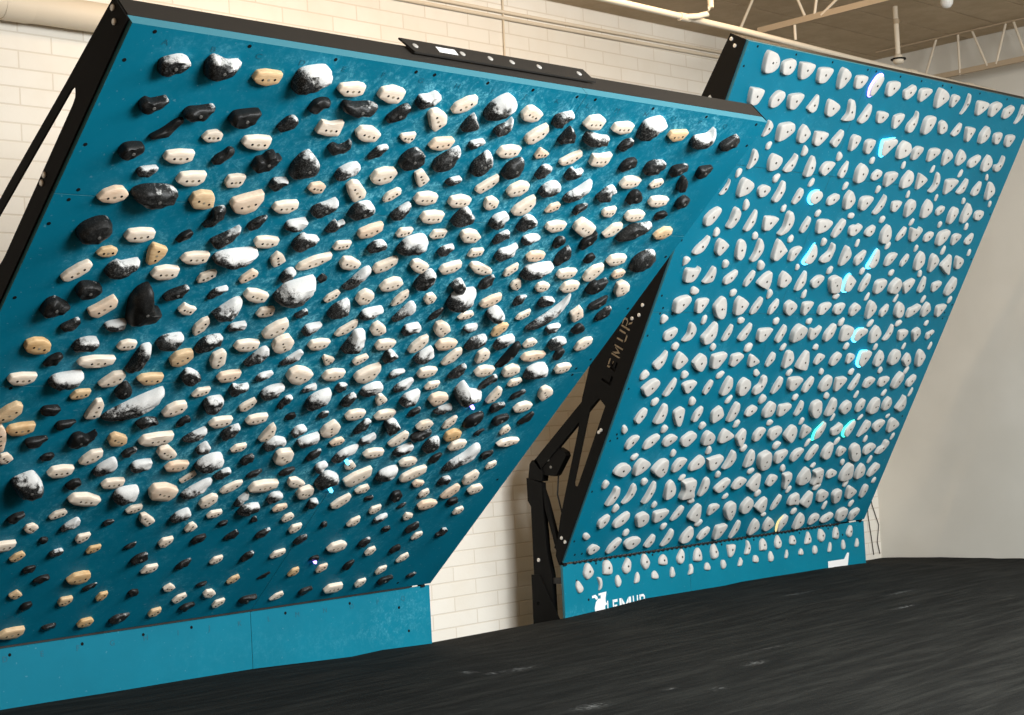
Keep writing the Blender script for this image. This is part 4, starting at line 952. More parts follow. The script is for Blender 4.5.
r f 936 2222 23 -26,-22 -36,23 -11,37 33,12 36,-21 2,-37
r g 229 2139 32 -50,-46 -67,16 -53,41 34,40 52,56 67,40 55,-18 28,-49 -17,-56
r g 424 2139 26 -48,-51 -24,-7 1,57 25,56 48,11 45,-42 -16,-57
r g 649 2132 25 -53,-46 -53,-5 9,39 40,51 53,28 24,-25 -26,-51
r f 334 2025 21 -30,-20 -36,15 -12,28 32,11 36,-12 8,-28
r f 745 2018 18 -21,-22 -27,14 7,27 27,18 25,-12 2,-27
r g 242 1931 35 -61,-51 -77,20 -30,50 43,61 77,36 58,-6 -1,-57 -38,-61
r g 446 1923 28 -38,-41 -56,23 -31,46 51,51 56,23 12,-43 -20,-51
r g 651 1911 36 -67,8 -30,70 7,78 41,32 67,-40 55,-75 25,-78 -18,-57
r g 866 1929 34 -40,-57 -66,24 -37,67 60,30 66,1 30,-54 -16,-67
r f 130 1822 20 -22,-26 -31,16 -13,32 29,16 31,-4 -2,-32
r f 543 1819 18 -18,-26 -20,15 2,33 18,25 20,-12 -1,-33
r f 944 1817 18 -24,-18 -30,11 -4,24 30,14 29,-12 -2,-24
r g 236 1717 25 -46,-35 -50,9 -11,33 37,48 50,23 37,-23 -12,-48
r g 434 1734 28 -47,-64 -21,-12 -28,53 -10,67 35,36 47,-4 24,-51 -17,-67
r g 640 1727 36 -65,-34 -38,6 20,80 51,54 65,-11 35,-64 -28,-80
r g 842 1726 22 -33,-54 -24,-7 2,55 22,59 33,11 14,-47 -18,-59
r g 859 2127 23 -33,-56 -37,-16 2,48 25,56 37,25 20,-19 -10,-55
r g 1029 1733 27 -48,-54 -34,-14 18,57 37,64 48,24 23,-48 -19,-64
r g 1025 2120 32 -65,-27 -29,32 21,63 43,58 65,-4 63,-63 36,-62
r g 1251 2133 31 -43,-47 -61,15 -37,58 48,23 61,-9 21,-56 -21,-58
r g 1455 2126 28 -37,-72 -32,-2 0,72 19,58 37,-8 7,-60
r g 1639 2125 27 -55,-23 -57,7 -10,42 49,46 57,16 15,-42 -23,-46
r g 1865 2110 38 -61,-10 -79,41 -26,67 38,54 76,-14 79,-59 0,-67 -34,-43
r gc 2047 2129 33 -46,-61 -64,18 -37,62 61,20 64,2 23,-62
r f 1357 2224 14 -11,-22 -18,11 -3,22 18,4 13,-22
r f 1754 2213 19 -20,-30 -24,8 3,30 24,21 21,-19
r f 1153 2018 19 -14,-31 -24,18 -6,36 24,9 18,-21 -1,-36
r f 1556 2025 17 -18,-27 -18,7 2,33 15,26 18,-16 0,-33
r f 1957 2015 18 -30,-16 -29,20 15,21 30,10 10,-21
r g 1047 1930 25 -36,-59 -35,-17 3,52 24,64 36,20 14,-42 -16,-64
r g 1249 1925 23 -34,-52 -35,-1 9,55 28,51 35,9 -1,-43 -21,-55
r g 1438 1920 31 -48,-27 -66,28 -17,57 57,27 66,-7 30,-55 9,-57
r g 1638 1919 28 -39,-32 -58,33 -25,48 52,51 58,23 5,-49 -11,-51
r g 1860 1920 27 -56,-40 -62,13 -27,39 50,47 62,21 -4,-40 -35,-47
r g 2044 1921 27 -53,-27 -55,18 -18,38 43,44 55,17 27,-37 -17,-44
r g 2251 1919 27 -42,-45 -53,14 -10,49 53,26 52,3 4,-49
r f 1347 1816 18 -22,-19 -27,11 7,27 27,14 23,-17 -4,-27
r f 1748 1819 17 -27,-21 -28,10 10,22 28,9 16,-22
r f 2150 1814 20 -19,-31 -24,5 8,33 24,26 22,-20 0,-33
r g 1252 1716 31 -50,-47 -72,21 -48,42 65,47 72,30 15,-46
r g 1455 1719 26 -39,-53 -34,-9 -1,66 25,62 39,25 15,-44 -11,-66
r g 1660 1729 40 -62,-65 -82,9 -51,57 -10,66 62,42 82,8 56,-40 -23,-66
r g 1850 1729 28 -46,-35 -58,32 1,29 46,56 58,30 36,-27 -9,-56
r g 2045 1733 32 -44,-57 -51,-4 -5,57 29,68 51,38 39,-28 -22,-68
r g 2259 1726 36 -48,-54 -67,23 -43,61 42,54 67,10 38,-45 -25,-61
r gc 2450 1713 30 -62,-35 -67,17 -32,48 58,52 67,20 16,-18 -17,-52
r f 2949 2223 17 -10,-28 -23,13 -1,28 21,5 23,-25
r f 2163 2219 17 -19,-25 -23,6 -1,28 23,19 18,-9 0,-28
r g 2246 2129 27 -36,-62 -36,-3 -1,71 25,62 36,0 7,-60 -15,-71
r g 2453 2108 33 -44,-50 -65,22 -36,48 43,58 65,24 37,-31 -11,-58
r g 2666 2118 36 -61,-52 -68,8 -15,63 48,32 68,-23 44,-63 -18,-61
r g 2835 2121 29 -49,-15 -52,23 39,61 52,32 33,-18 -1,-61 -17,-53
r g 3041 2135 24 -29,-60 -32,2 -18,61 5,60 32,-17 6,-61
r g 3240 2125 24 -32,-36 -52,20 33,47 52,22 20,-30 -11,-47
r g 3455 2134 34 -43,-71 -49,-4 -2,78 41,35 49,-23 2,-78
r f 2554 2218 18 -25,-22 -25,10 12,26 25,9 12,-26
r f 2361 2019 14 -18,-31 -17,1 2,32 18,25 16,-17 -5,-32
r f 2758 2015 11 -19,-31 -13,3 8,34 19,13 8,-34
r f 3152 2012 14 -20,-26 -21,7 3,33 21,19 13,-16 -3,-33
r f 3544 2014 15 -15,-31 -21,8 5,31 21,4 7,-28
r g 2462 1922 33 -25,-71 -57,28 -35,71 39,35 57,-5 19,-66
r g 2652 1915 23 -33,-43 -39,-1 15,49 36,37 39,-5 -6,-49
r g 2857 1924 33 -44,-43 -63,23 -32,62 40,29 63,-31 40,-62 -4,-62
r g 3057 1918 29 -63,-51 -68,11 -13,32 40,56 68,40 35,-12 -34,-56
r g 3235 1932 29 -33,-57 -51,-1 -17,60 47,11 51,-18 8,-60
r g 3445 1927 29 -34,-50 -64,22 -34,42 56,50 64,20 4,-46
r f 2545 1805 17 -27,-26 -23,7 11,31 27,24 18,-15 -9,-31
r f 2935 1808 19 -31,-23 -28,12 12,27 31,15 12,-14 -12,-27
r f 3342 1812 15 -24,-20 -19,11 11,23 24,7 7,-23
r g 2651 1720 34 -36,-64 -60,10 -21,71 46,31 60,-5 23,-58 -13,-71
r g 2839 1730 23 -40,-58 -15,-7 2,63 27,62 40,11 12,-46 -21,-63
r g 3038 1710 28 -29,-36 -58,30 -8,46 45,45 58,11 21,-41 -2,-46
r g 3236 1717 29 -47,-5 -57,29 0,59 49,24 57,-5 11,-59 -6,-51
r g 3451 1714 20 -33,-37 -46,7 -8,26 32,39 46,21 11,-13 -2,-39
r f 343 1628 20 -30,-17 -29,11 2,28 30,11 14,-28 -13,-27
r f 749 1618 17 -26,-10 -21,20 0,28 26,5 8,-28
r g 229 1531 27 -47,-42 -44,-18 2,28 31,68 47,45 44,-20 4,-68
r g 445 1526 31 -60,-26 -57,24 -31,61 60,14 55,-16 1,-61 -40,-54
r g 648 1509 33 -69,-2 -16,62 41,46 69,-3 49,-62 -4,-55
r f 138 1424 21 -33,-34 -36,6 -3,34 36,6 3,-30
r f 552 1418 20 -25,-28 -33,13 -5,28 33,7 13,-24
r g 231 1331 33 -72,-24 -75,4 -18,50 36,63 75,33 45,-23 -14,-63
r g 437 1328 24 -41,-55 -8,23 24,65 41,51 39,6 2,-53 -25,-65
r g 631 1328 27 -69,10 -37,36 42,44 69,23 23,-44 -19,-43
r g 848 1316 22 -30,-44 -28,-2 -1,48 25,52 30,15 3,-52
r f 342 1220 19 -29,-22 -31,11 9,30 31,13 14,-17 -10,-30
r f 739 1213 22 -24,-27 -32,14 -9,34 32,8 29,-23 3,-34
r g 237 1123 25 -43,-30 -26,17 13,54 43,45 41,0 2,-54 -27,-49
r g 443 1132 31 -46,-67 -24,19 -9,63 22,69 46,18 37,-50 10,-69
r g 631 1101 30 -40,-1 -53,42 1,72 38,55 53,-30 48,-72 13,-63
r g 844 1111 25 -39,-47 -33,14 4,52 31,55 39,13 4,-46 -22,-55
r g 840 1523 34 -53,-48 -74,22 -61,42 52,59 74,27 16,-55 -29,-59
r f 939 1408 19 -28,-28 -29,6 12,28 29,18 9,-26
r g 1060 1102 31 -56,-2 -51,30 5,64 54,15 56,-20 -8,-64 -33,-53
r f 1139 1614 23 -30,-26 -31,12 1,34 31,25 23,-19 -6,-34
r f 1553 1616 17 -25,-27 -22,4 4,27 25,16 12,-26
r f 1953 1613 17 -25,-18 -21,10 1,24 22,11 25,-24
r g 1043 1525 28 -49,-36 -59,23 -39,40 31,49 59,25 5,-49 -38,-47
r g 1252 1513 26 -45,-33 -61,37 -31,46 61,1 53,-21 -10,-46
r g 1450 1519 23 -34,-43 -29,11 -4,55 21,48 34,1 -8,-55
r g 1658 1520 32 -39,-58 -51,26 -43,63 9,64 51,11 36,-36 -17,-64
r g 1848 1510 37 -61,-54 -44,16 -11,72 23,69 59,-9 61,-72 0,-70
r g 2054 1517 23 -49,-36 -46,6 -20,41 49,29 47,5 -20,-41
r f 1351 1415 18 -25,-15 -31,15 -9,28 31,-1 6,-28
r f 1748 1411 18 -25,-25 -26,7 8,27 26,14 11,-27
r f 2153 1411 17 -22,-18 -23,15 -6,26 23,7 8,-26
r g 1056 1322 32 -48,-54 -43,15 -21,70 15,65 48,0 20,-59 -31,-70
r g 1248 1314 35 -52,-43 -66,22 -29,67 43,45 66,-7 24,-62 -22,-67
r g 1437 1321 31 -49,-65 -51,-21 -11,10 -8,63 28,73 51,27 26,-47 -25,-73
r g 1648 1312 27 -38,-58 -31,1 -2,65 30,58 38,1 4,-48 -26,-65
r g 1847 1321 35 -62,-28 -82,35 -54,51 51,53 82,28 23,-46 -21,-53
r g 2035 1309 27 -43,-52 -39,3 5,60 34,59 43,14 2,-51 -27,-60
r g 2256 1313 35 -62,-41 -59,15 -20,61 31,62 62,-1 45,-45 -29,-62
r f 1144 1214 18 -27,-31 -21,4 14,31 27,16 12,-30
r f 1538 1202 24 -27,-25 -31,11 -10,38 27,26 31,-9 -5,-38
r f 1947 1206 18 -29,-20 -26,13 7,26 29,10 3,-26
r f 2346 1207 19 -25,-19 -26,14 -4,28 26,6 16,-28
r g 1246 1111 31 -41,-65 -34,10 -14,73 20,73 41,19 23,-53 -19,-73
r g 1450 1116 24 -52,-35 -47,11 -3,41 52,27 47,-5 -6,-41
r g 1664 1119 34 -53,-50 -61,0 -18,61 43,45 61,-3 40,-51 -28,-61
r g 1842 1111 29 -47,-47 -64,31 -23,42 57,47 64,15 1,-45
r g 2044 1115 23 -34,-57 -22,5 -8,57 23,48 34,-7 -2,-57
r g 2256 1103 38 -63,-17 -70,49 -8,73 35,56 70,-27 41,-73 -10,-66
r f 958 1014 20 -32,-17 -29,22 4,29 32,6 -2,-29
r f 133 1022 19 -27,-5 -29,24 -9,33 29,-1 11,-33 -15,-25
r f 548 1008 20 -26,-23 -30,14 -6,31 30,11 19,-24 -12,-31
r g 248 923 25 -50,-38 -47,8 -11,44 44,50 50,28 17,-20 -21,-50
r g 445 919 27 -60,-45 -50,7 6,44 52,54 60,27 10,-32 -41,-54
r g 639 919 27 -60,-24 -52,15 -1,44 60,30 55,0 -2,-44 -38,-42
r g 837 919 31 -66,-21 -61,15 -2,53 45,52 66,18 13,-53 -34,-51
r f 745 813 18 -22,-24 -26,14 -6,28 26,6 10,-28
r f 338 807 18 -32,-14 -27,8 10,25 32,13 9,-23 -18,-25
r g 244 716 31 -74,-20 -58,23 -17,48 39,44 74,11 38,-48 -18,-43
r g 446 728 33 -67,-51 -76,9 -42,60 15,52 76,16 15,-39 -49,-60
r g 644 702 38 -78,-15 -60,29 -17,66 44,69 73,18 78,-35 38,-69 -7,-56
r g 842 713 29 -51,-43 -55,4 -20,52 55,52 55,21 16,-34 -28,-52
r g 1044 719 31 -67,-44 -64,-4 -10,52 31,55 67,12 30,-35 -48,-55
r f 140 611 21 -29,-20 -29,17 -6,33 29,10 9,-29 -17,-33
r f 541 603 20 -30,-12 -31,18 0,28 31,5 11,-27 -13,-28
r f 947 606 17 -31,-18 -20,13 17,23 31,8 0,-23
r g 847 524 32 -30,-71 -55,35 -15,72 48,12 55,-42 12,-72
r g 252 517 29 -46,-66 -14,24 -6,66 31,65 46,12 22,-48 0,-66
r g 420 524 27 -47,-73 -16,-12 -5,56 18,73 47,35 41,-16 -3,-62
r g 631 518 29 -44,-80 -23,-14 -1,64 23,80 44,27 27,-34 -9,-76
r f 338 412 19 -27,-25 -27,13 0,32 27,4 2,-32
r f 747 406 17 -26,-15 -22,11 -1,26 26,2 7,-26 -17,-25
r g 248 320 25 -46,-20 -39,14 19,49 46,39 44,-8 -2,-49 -32,-44
r g 430 317 29 -64,-42 -56,-3 8,47 54,56 64,15 21,-34 -41,-56
r g 652 299 33 -67,15 -58,42 -1,58 47,39 67,-14 35,-52 -15,-58 -48,-20
r g 838 309 31 -52,-34 -71,29 -44,43 66,49 71,18 29,-32 -24,-49
r g 1035 311 24 -44,-48 -29,-3 10,53 41,56 44,12 8,-39 -30,-56
r f 543 203 18 -25,-18 -23,12 7,27 25,11 13,-20 -13,-27
r f 943 212 18 -26,-19 -24,17 18,26 26,7 2,-26
r f 134 211 19 -35,-1 -31,24 -3,28 35,0 12,-28 -19,-18
r g 252 101 22 -52,-20 -53,14 -15,38 53,15 40,-12 -17,-38
r g 450 109 27 -52,-46 -38,2 7,47 46,57 52,29 15,-29 -30,-57
r g 637 113 30 -75,-4 -57,28 0,44 66,37 75,1 18,-44 -35,-42
r g 838 104 24 -41,-37 -28,3 4,47 33,47 41,-1 8,-47
r g 1029 113 25 -43,-60 -19,4 5,63 28,65 43,18 20,-42 -22,-65
r g 1048 515 43 -56,-78 -53,-5 -90,49 -85,67 27,78 55,42 65,-22 90,-72 35,-77
r f 1154 408 19 -35,-17 -35,15 -1,25 35,-10 -5,-25
r g 1235 516 29 -35,-70 -32,-15 -28,57 3,73 34,34 35,-29 -8,-73
r g 2242 112 30 -49,-42 -53,12 -23,60 46,15 53,-19 2,-60 -28,-58
r g 1243 294 35 -63,-33 -49,22 -12,71 26,69 63,-29 45,-71 -2,-59
r f 1341 203 20 -33,-20 -24,12 16,29 33,12 7,-29
r g 1446 308 25 -41,-37 -50,27 -17,44 45,41 50,12 -14,-44
r g 1655 278 38 -67,13 -59,60 -9,80 37,62 67,-3 61,-51 37,-80 -22,-43
r g 1852 310 35 -59,-40 -63,12 -14,67 38,46 63,-1 29,-60 -25,-67
r g 2039 294 34 -69,-12 -30,47 21,68 50,25 69,-43 37,-68 -19,-45
r f 2136 199 14 -27,-6 -19,14 20,17 27,-4 -3,-17
r g 2233 299 21 -36,-60 -30,-2 4,63 30,61 36,13 6,-47 -22,-63
r g 1247 115 32 -55,-50 -50,5 1,62 33,59 55,1 23,-51 -26,-62
r g 1446 109 25 -54,-38 -28,19 26,47 54,37 42,-5 -20,-47
r g 1629 106 34 -47,-54 -60,45 -14,56 51,60 60,30 19,-47 -15,-60
r g 1830 105 23 -37,-66 -20,24 -1,70 26,65 37,9 10,-44 -25,-70
r g 2062 109 31 -47,-66 -48,21 -17,66 37,25 48,-23 -7,-66
r g 1067 917 33 -54,-47 -67,23 -36,56 26,37 66,3 67,-42 17,-56
r f 1139 813 20 -26,-25 -27,19 -6,32 27,-3 18,-28 -11,-32
r g 1238 713 33 -79,18 -79,32 51,55 79,24 29,-51 -30,-55
r f 1345 1013 19 -25,-26 -22,14 7,31 25,16 13,-25 -14,-31
r g 1263 925 31 -64,-47 -69,12 -47,53 2,42 69,10 67,-13 -18,-53
r g 1444 897 31 -52,1 -30,48 4,73 35,53 52,-15 40,-73 1,-55
r g 1655 914 29 -47,-43 -57,6 -18,51 47,51 57,24 14,-39 -26,-51
r g 1846 916 32 -67,-21 -64,30 -4,52 49,51 67,10 2,-52 -34,-48
r g 2046 900 37 -69,-8 -28,66 22,70 62,35 69,-22 41,-70 -12,-51
r g 2243 913 29 -36,-52 -52,19 -37,55 51,26 52,-8 -6,-55
r f 2151 998 16 -20,-23 -18,19 4,31 20,14 12,-24 -9,-31
r f 1749 1005 17 -27,-21 -28,11 1,23 28,7 6,-23
r f 1942 805 24 -33,-20 -34,17 -2,34 34,28 34,5 -1,-34
r f 1541 807 20 -25,-24 -30,7 10,29 30,9 13,-29
r f 2347 806 15 -23,-30 -18,14 8,35 23,23 14,-16 -12,-35
r g 1420 723 31 -51,-69 -27,5 -11,70 21,64 51,13 32,-43 -15,-70
r g 1662 717 31 -42,-63 -44,15 -23,63 8,66 44,4 31,-52 -23,-66
r g 1850 692 43 -84,13 -82,51 -11,80 39,56 84,-37 62,-76 -7,-80 -61,-33
r g 2039 711 32 -55,-38 -67,23 -34,44 49,55 67,26 21,-39 -25,-55
r g 2249 712 30 -59,-38 -60,10 -21,46 45,55 60,32 18,-28 -24,-55
r g 2446 721 28 -50,-60 -46,-7 -9,50 28,68 50,37 20,-38 -20,-68
r f 1744 604 18 -33,-9 -24,14 22,23 33,5 4,-22 -23,-23
r f 2147 602 20 -27,-10 -26,19 -2,30 27,-1 18,-30 -10,-28
r f 2546 600 16 -27,-15 -18,10 11,22 27,9 4,-22
r f 1355 603 18 -22,-19 -24,12 -3,27 24,7 19,-25 -9,-27
r g 1442 507 31 -72,-30 -61,3 9,52 57,55 72,28 27,-34 -20,-55
r g 1644 513 29 -67,-31 -53,17 -7,47 59,35 67,12 11,-37 -41,-47
r g 1827 507 36 -64,-30 -31,38 12,73 39,60 64,-23 60,-62 19,-73
r g 2047 509 27 -52,-28 -42,30 -14,46 48,35 52,6 7,-44 -27,-46
r g 2236 488 32 -59,57 -33,68 32,71 59,23 44,-36 27,-71 -2,-57 -25,0
r g 2471 518 39 -66,-59 -72,4 -21,76 49,20 72,-38 13,-76 -41,-75
r f 2344 404 15 -23,-29 -18,14 10,29 23,8 1,-29
r f 1946 404 19 -26,-27 -29,10 9,27 29,5 4,-27
r f 1549 409 16 -27,-21 -19,7 12,23 27,6 4,-23
r gc 2425 913 32 -43,-67 -48,-6 0,47 25,71 45,52 48,4 14,-57 -31,-71
r g 2651 499 37 -48,-59 -42,1 -76,50 18,71 51,34 76,-46 69,-62 14,-53 -30,-71
r f 2715 400 22 -37,-23 -27,17 25,32 37,13 5,-27 -23,-32
r g 2655 912 29 -55,-32 -63,1 -23,24 15,53 46,38 63,4 30,-42 -28,-53
r gc 2829 910 32 -49,-49 -56,-1 -6,53 42,66 56,30 27,-32 -14,-66
r g 3050 900 29 -53,-67 -35,10 -10,67 39,62 53,24 24,-24 -33,-60
r g 3235 917 30 -59,-24 -62,12 -12,45 51,50 62,20 10,-50 -23,-47
r g 3451 916 33 -46,-57 -66,29 -28,62 58,22 66,-9 -11,-62
r f 2744 799 17 -27,-30 -22,10 15,34 27,10 2,-27 -18,-34
r f 3147 799 14 -20,-20 -19,10 3,31 20,9 11,-25 -10,-31
r f 3544 800 13 -19,-26 -17,16 8,32 19,4 -4,-32
r f 2942 1000 14 -25,-24 -17,1 14,24 25,11 2,-21
r f 3339 994 12 -20,-14 -16,7 15,20 20,5 0,-20
r f 2556 1014 11 -19,-32 -15,7 -2,32 19,20 5,-20
r g 2645 722 35 -50,-41 -52,13 -13,65 33,69 52,11 47,-48 14,-69 -31,-59
r g 2852 709 26 -43,-36 -53,19 -26,43 47,24 53,-1 5,-43
r g 3044 686 39 -77,28 -62,74 2,77 77,-17 73,-68 31,-77 -20,-51
r g 3248 707 29 -66,-31 -67,16 -8,47 49,42 67,17 -9,-38 -45,-47
r g 3436 714 29 -63,-56 -47,-8 -4,11 4,53 38,61 63,32 18,-44 -26,-61
r f 2947 600 17 -23,-9 -22,21 5,28 23,5 8,-28
r f 3339 601 14 -20,-30 -19,6 0,36 20,25 18,-12 -3,-36
r g 2841 509 24 -48,-29 -52,16 -10,38 52,20 50,-11 -16,-38
r g 3052 509 41 -61,-66 -71,4 -29,73 20,76 59,11 71,-49 -1,-76
r g 3251 509 33 -42,-66 -54,10 -19,66 42,27 54,-35 8,-63
r g 3448 505 30 -60,-51 -55,2 -7,57 47,50 60,19 5,-36 -38,-57
r f 3122 397 18 -26,-25 -27,11 14,30 27,10 -1,-30
r f 3538 397 14 -21,-24 -21,7 3,27 21,11 11,-27
r g 3238 316 31 -42,-50 -67,38 -42,57 58,15 67,-11 9,-57
r g 3440 308 25 -30,-55 -38,17 -21,55 21,53 38,7 12,-52
r g 2464 313 31 -66,-44 -68,21 -16,48 25,42 68,-48 4,-44
r g 2631 293 35 -64,-26 -36,35 -1,72 31,64 64,-24 45,-72 -2,-57
r g 2833 313 32 -47,-39 -65,27 -25,53 46,35 65,0 29,-47 -20,-53
r g 3042 288 34 -63,24 -44,58 25,63 63,-3 59,-49 6,-63 -35,-26
r f 2532 197 19 -29,-23 -26,11 8,29 29,6 3,-29
r f 2944 212 15 -21,-32 -18,18 10,38 21,16 7,-38
r f 3331 197 16 -26,-24 -24,12 12,30 26,16 -3,-30
r g 2654 104 33 -50,-67 -48,28 -14,67 33,37 50,-18 18,-57
r g 2851 96 27 -48,-37 -50,18 -17,45 35,47 50,7 1,-36 -32,-47
r g 3035 96 27 -67,-35 -55,7 23,39 66,33 67,-2 -10,-39
r g 3229 105 35 -54,-22 -61,30 -26,54 36,60 61,14 50,-39 6,-60 -37,-47
r g 3425 91 29 -42,-43 -51,14 -17,42 43,53 51,14 6,-51 -26,-53
r gy 2421 101 31 -37,-48 -48,20 -2,72 35,64 48,6 3,-51 -18,-72
r g 2461 1112 33 -44,-72 -41,5 -29,63 6,72 44,14 31,-59
r f 2348 1619 19 -26,-26 -24,12 2,28 26,10 11,-28
r f 2750 1609 14 -16,-28 -19,9 1,28 19,10 10,-25
r f 3152 1613 12 -19,-26 -16,9 5,29 19,9 6,-29
r f 3540 1614 11 -18,-30 -14,11 1,33 18,15 11,-33
r g 2262 1519 28 -52,-50 -51,11 -4,50 45,39 52,12 3,-49
r g 2454 1519 22 -33,-37 -42,24 -12,39 39,27 42,-2 -2,-39
r gc 2629 1515 36 -56,-34 -69,46 -40,63 57,63 69,35 35,-26 -3,-63
r g 2849 1517 30 -38,-60 -48,7 -13,64 38,27 48,-11 11,-64
r g 3062 1522 36 -60,-47 -68,21 -37,61 26,60 68,15 45,-37 -19,-61
r g 3261 1498 29 -59,-4 -27,59 38,20 59,-23 17,-59 -27,-36
r g 3439 1516 34 -18,-70 -59,32 -31,70 53,23 59,-12 32,-65
r f 2550 1404 18 -24,-23 -26,5 4,26 26,17 12,-26
r f 2949 1409 16 -20,-21 -22,13 1,28 22,4 5,-28
r f 3332 1401 15 -25,-26 -20,4 10,33 25,15 1,-33
r g 2434 1308 30 -29,-53 -60,40 -35,51 48,56 60,21 5,-56
r g 2642 1316 25 -42,-62 -23,3 15,65 34,58 42,-8 7,-65
r g 2841 1309 27 -54,-34 -50,20 1,44 50,39 54,10 3,-44 -35,-44
r g 3046 1314 26 -51,-38 -57,16 -26,33 49,39 57,10 8,-39
r g 3250 1320 36 -57,-54 -57,6 -12,71 33,56 57,-1 21,-65 -32,-71
r g 3453 1312 26 -41,-47 -48,-2 2,44 39,47 48,13 4,-47
r f 2752 1205 13 -20,-30 -15,9 5,31 20,14 11,-31
r f 3139 1210 16 -26,-26 -21,4 11,28 26,10 3,-28
r f 3537 1203 12 -17,-36 -12,10 0,40 17,29 17,-17 -4,-40
r g 2655 1100 32 -64,-12 -47,34 4,59 47,36 64,-12 23,-59 -33,-43
r g 2857 1108 27 -35,-46 -42,8 -12,52 23,53 42,-9 6,-53
r g 3052 1102 38 -61,-55 -67,4 -40,56 18,68 56,24 67,-45 2,-68
r g 3238 1114 31 -48,-45 -55,15 -11,59 55,5 41,-47 -16,-59
r g 3449 1109 33 -60,-44 -26,26 -9,73 48,12 60,-39 17,-73
k k 241 -65 27 -47,-16 -28,38 1,55 47,-5 29,-39 -14,-55
k k 434 -59 28 -42,-34 -32,37 10,50 42,6 36,-50 -31,-46
k k 637 -69 26 -41,-9 -4,41 16,55 41,20 30,-36 -4,-55 -30,-43
k k 839 -61 26 -42,-5 -22,51 2,53 42,-4 26,-44 -8,-53
k k 1033 -66 23 -40,-28 -32,18 8,39 40,11 38,-39
k kf 148 -162 19 -32,2 -23,37 -4,39 32,-12 16,-38 -12,-39
k kf 355 -163 17 -23,44 8,41 23,7 15,-32 -14,-44 -5,-6
k kf 544 -164 19 -27,0 -18,32 6,40 27,-5 7,-40 -16,-37
k kf 742 -163 18 -27,-30 -6,25 14,38 27,5 16,-31 -17,-38
k kf 940 -164 17 -31,-21 -27,16 4,30 31,-6 23,-30
k kf 1137 -165 18 -24,5 -11,33 3,36 24,-16 10,-36 -23,-33
k k 1232 -62 26 -41,-8 -7,35 20,54 41,18 30,-32 -1,-54 -29,-43
k k 1427 -66 27 -42,-41 -27,26 11,49 42,7 41,-49
k k 1628 -63 28 -42,2 -27,44 5,56 42,-10 30,-44 -7,-56 -32,-47
k k 1831 -76 27 -43,39 -20,46 43,42 32,-12 2,-46 -29,-41
k k 2034 -72 23 -35,-42 -8,13 -4,53 16,47 35,1 16,-47 -15,-53
k k 2232 -66 26 -39,-40 -32,22 7,46 39,3 32,-46 -19,-44
k k 2427 -66 26 -39,1 -18,40 5,52 39,-1 27,-41 -7,-52 -32,-36
k kf 1342 -166 18 -28,-36 -10,0 -6,34 19,36 28,5 16,-32
k kf 1540 -165 17 -30,-20 -23,19 4,29 30,-4 24,-29
k kf 1735 -169 18 -30,0 -22,30 5,32 30,-6 14,-30 -18,-32
k kf 1938 -170 16 -28,-28 -5,18 8,32 28,2 11,-32
k kf 2134 -169 18 -31,-18 -21,26 9,28 31,3 25,-28
k kf 2328 -167 20 -28,-8 -20,23 4,39 28,-9 11,-39 -21,-38
k kf 2534 -170 15 -22,-26 -2,23 15,33 22,-3 2,-33
k k 2624 -69 23 -38,-21 -27,28 11,36 38,-5 31,-36 -20,-34
k k 2827 -69 24 -39,-40 -9,27 11,49 39,-5 29,-41 -17,-49
k k 3018 -66 28 -43,-22 -28,42 -1,51 43,3 23,-42 -12,-51
k k 3222 -64 26 -39,-28 -21,27 10,49 39,-6 30,-49 -23,-44
k k 3418 -67 25 -39,-14 0,36 25,48 39,18 27,-39 -10,-48
k kf 2731 -171 16 -31,-18 -18,13 4,27 31,-5 22,-27
k kf 2924 -172 19 -29,7 -9,33 19,26 29,-7 6,-33 -27,-28
k kf 3127 -169 17 -24,-35 -3,20 15,38 24,4 11,-38
k kf 3326 -170 18 -23,0 -7,37 10,37 23,-9 12,-37 -16,-35
k kf 3525 -171 17 -26,-17 -3,29 10,35 26,-7 7,-35 -22,-34
"""
HOLDS = []
for ln in DATA.strip().split('\n'):
    q = ln.split(); HOLDS.append((q[0], q[1], int(q[2]) / 1e3, int(q[3]) / 1e3, int(q[4]) / 1e3, [tuple(int(c_) / 1e3 for c_ in a.split(',')) for a in q[5:]]))

# ------------------------------------------------------------------ the two boards
FR = {'l': (A, up(TA), out(TA)), 'r': (B, up(TB), out(TB)), 'k': (B, Z.copy(), Vector((0, -1, 0)))}
TH = .045
def stencil(ch):
    g = {'L': [[(0, 0), (.85, 0), (.85, .2), (.22, .2), (.22, 1), (0, 1)]],
         'E': [[(0, 0), (.2, 0), (.2, 1), (0, 1)], [(.25, .8), (.85, .8), (.85, 1), (.25, 1)], [(.25, .41), (.75, .41), (.75, .6), (.25, .6)], [(.25, 0), (.85, 0), (.85, .2), (.25, .2)]],
         'M': [[(0, 0), (.18, 0), (.18, 1), (0, 1)], [(.82, 0), (1, 0), (1, 1), (.82, 1)], [(.22, .98), (.22, .62), (.5, .12), (.78, .62), (.78, .98), (.5, .48)]],
         'U': [[(0, .27), (.2, .27), (.2, 1), (0, 1)], [(.75, .27), (.95, .27), (.95, 1), (.75, 1)], [(.02, .21), (.22, 0), (.73, 0), (.93, .21)]],
         'R': [[(0, 0), (.2, 0), (.2, 1), (0, 1)], [(.25, 1), (.7, 1), (.93, .85), (.93, .58), (.7, .42), (.25, .42), (.25, .58), (.62, .58), (.72, .66), (.72, .77), (.62, .83), (.25, .83)], [(.40, .36), (.62, .36), (.95, 0), (.7, 0)]]}
    return g[ch]
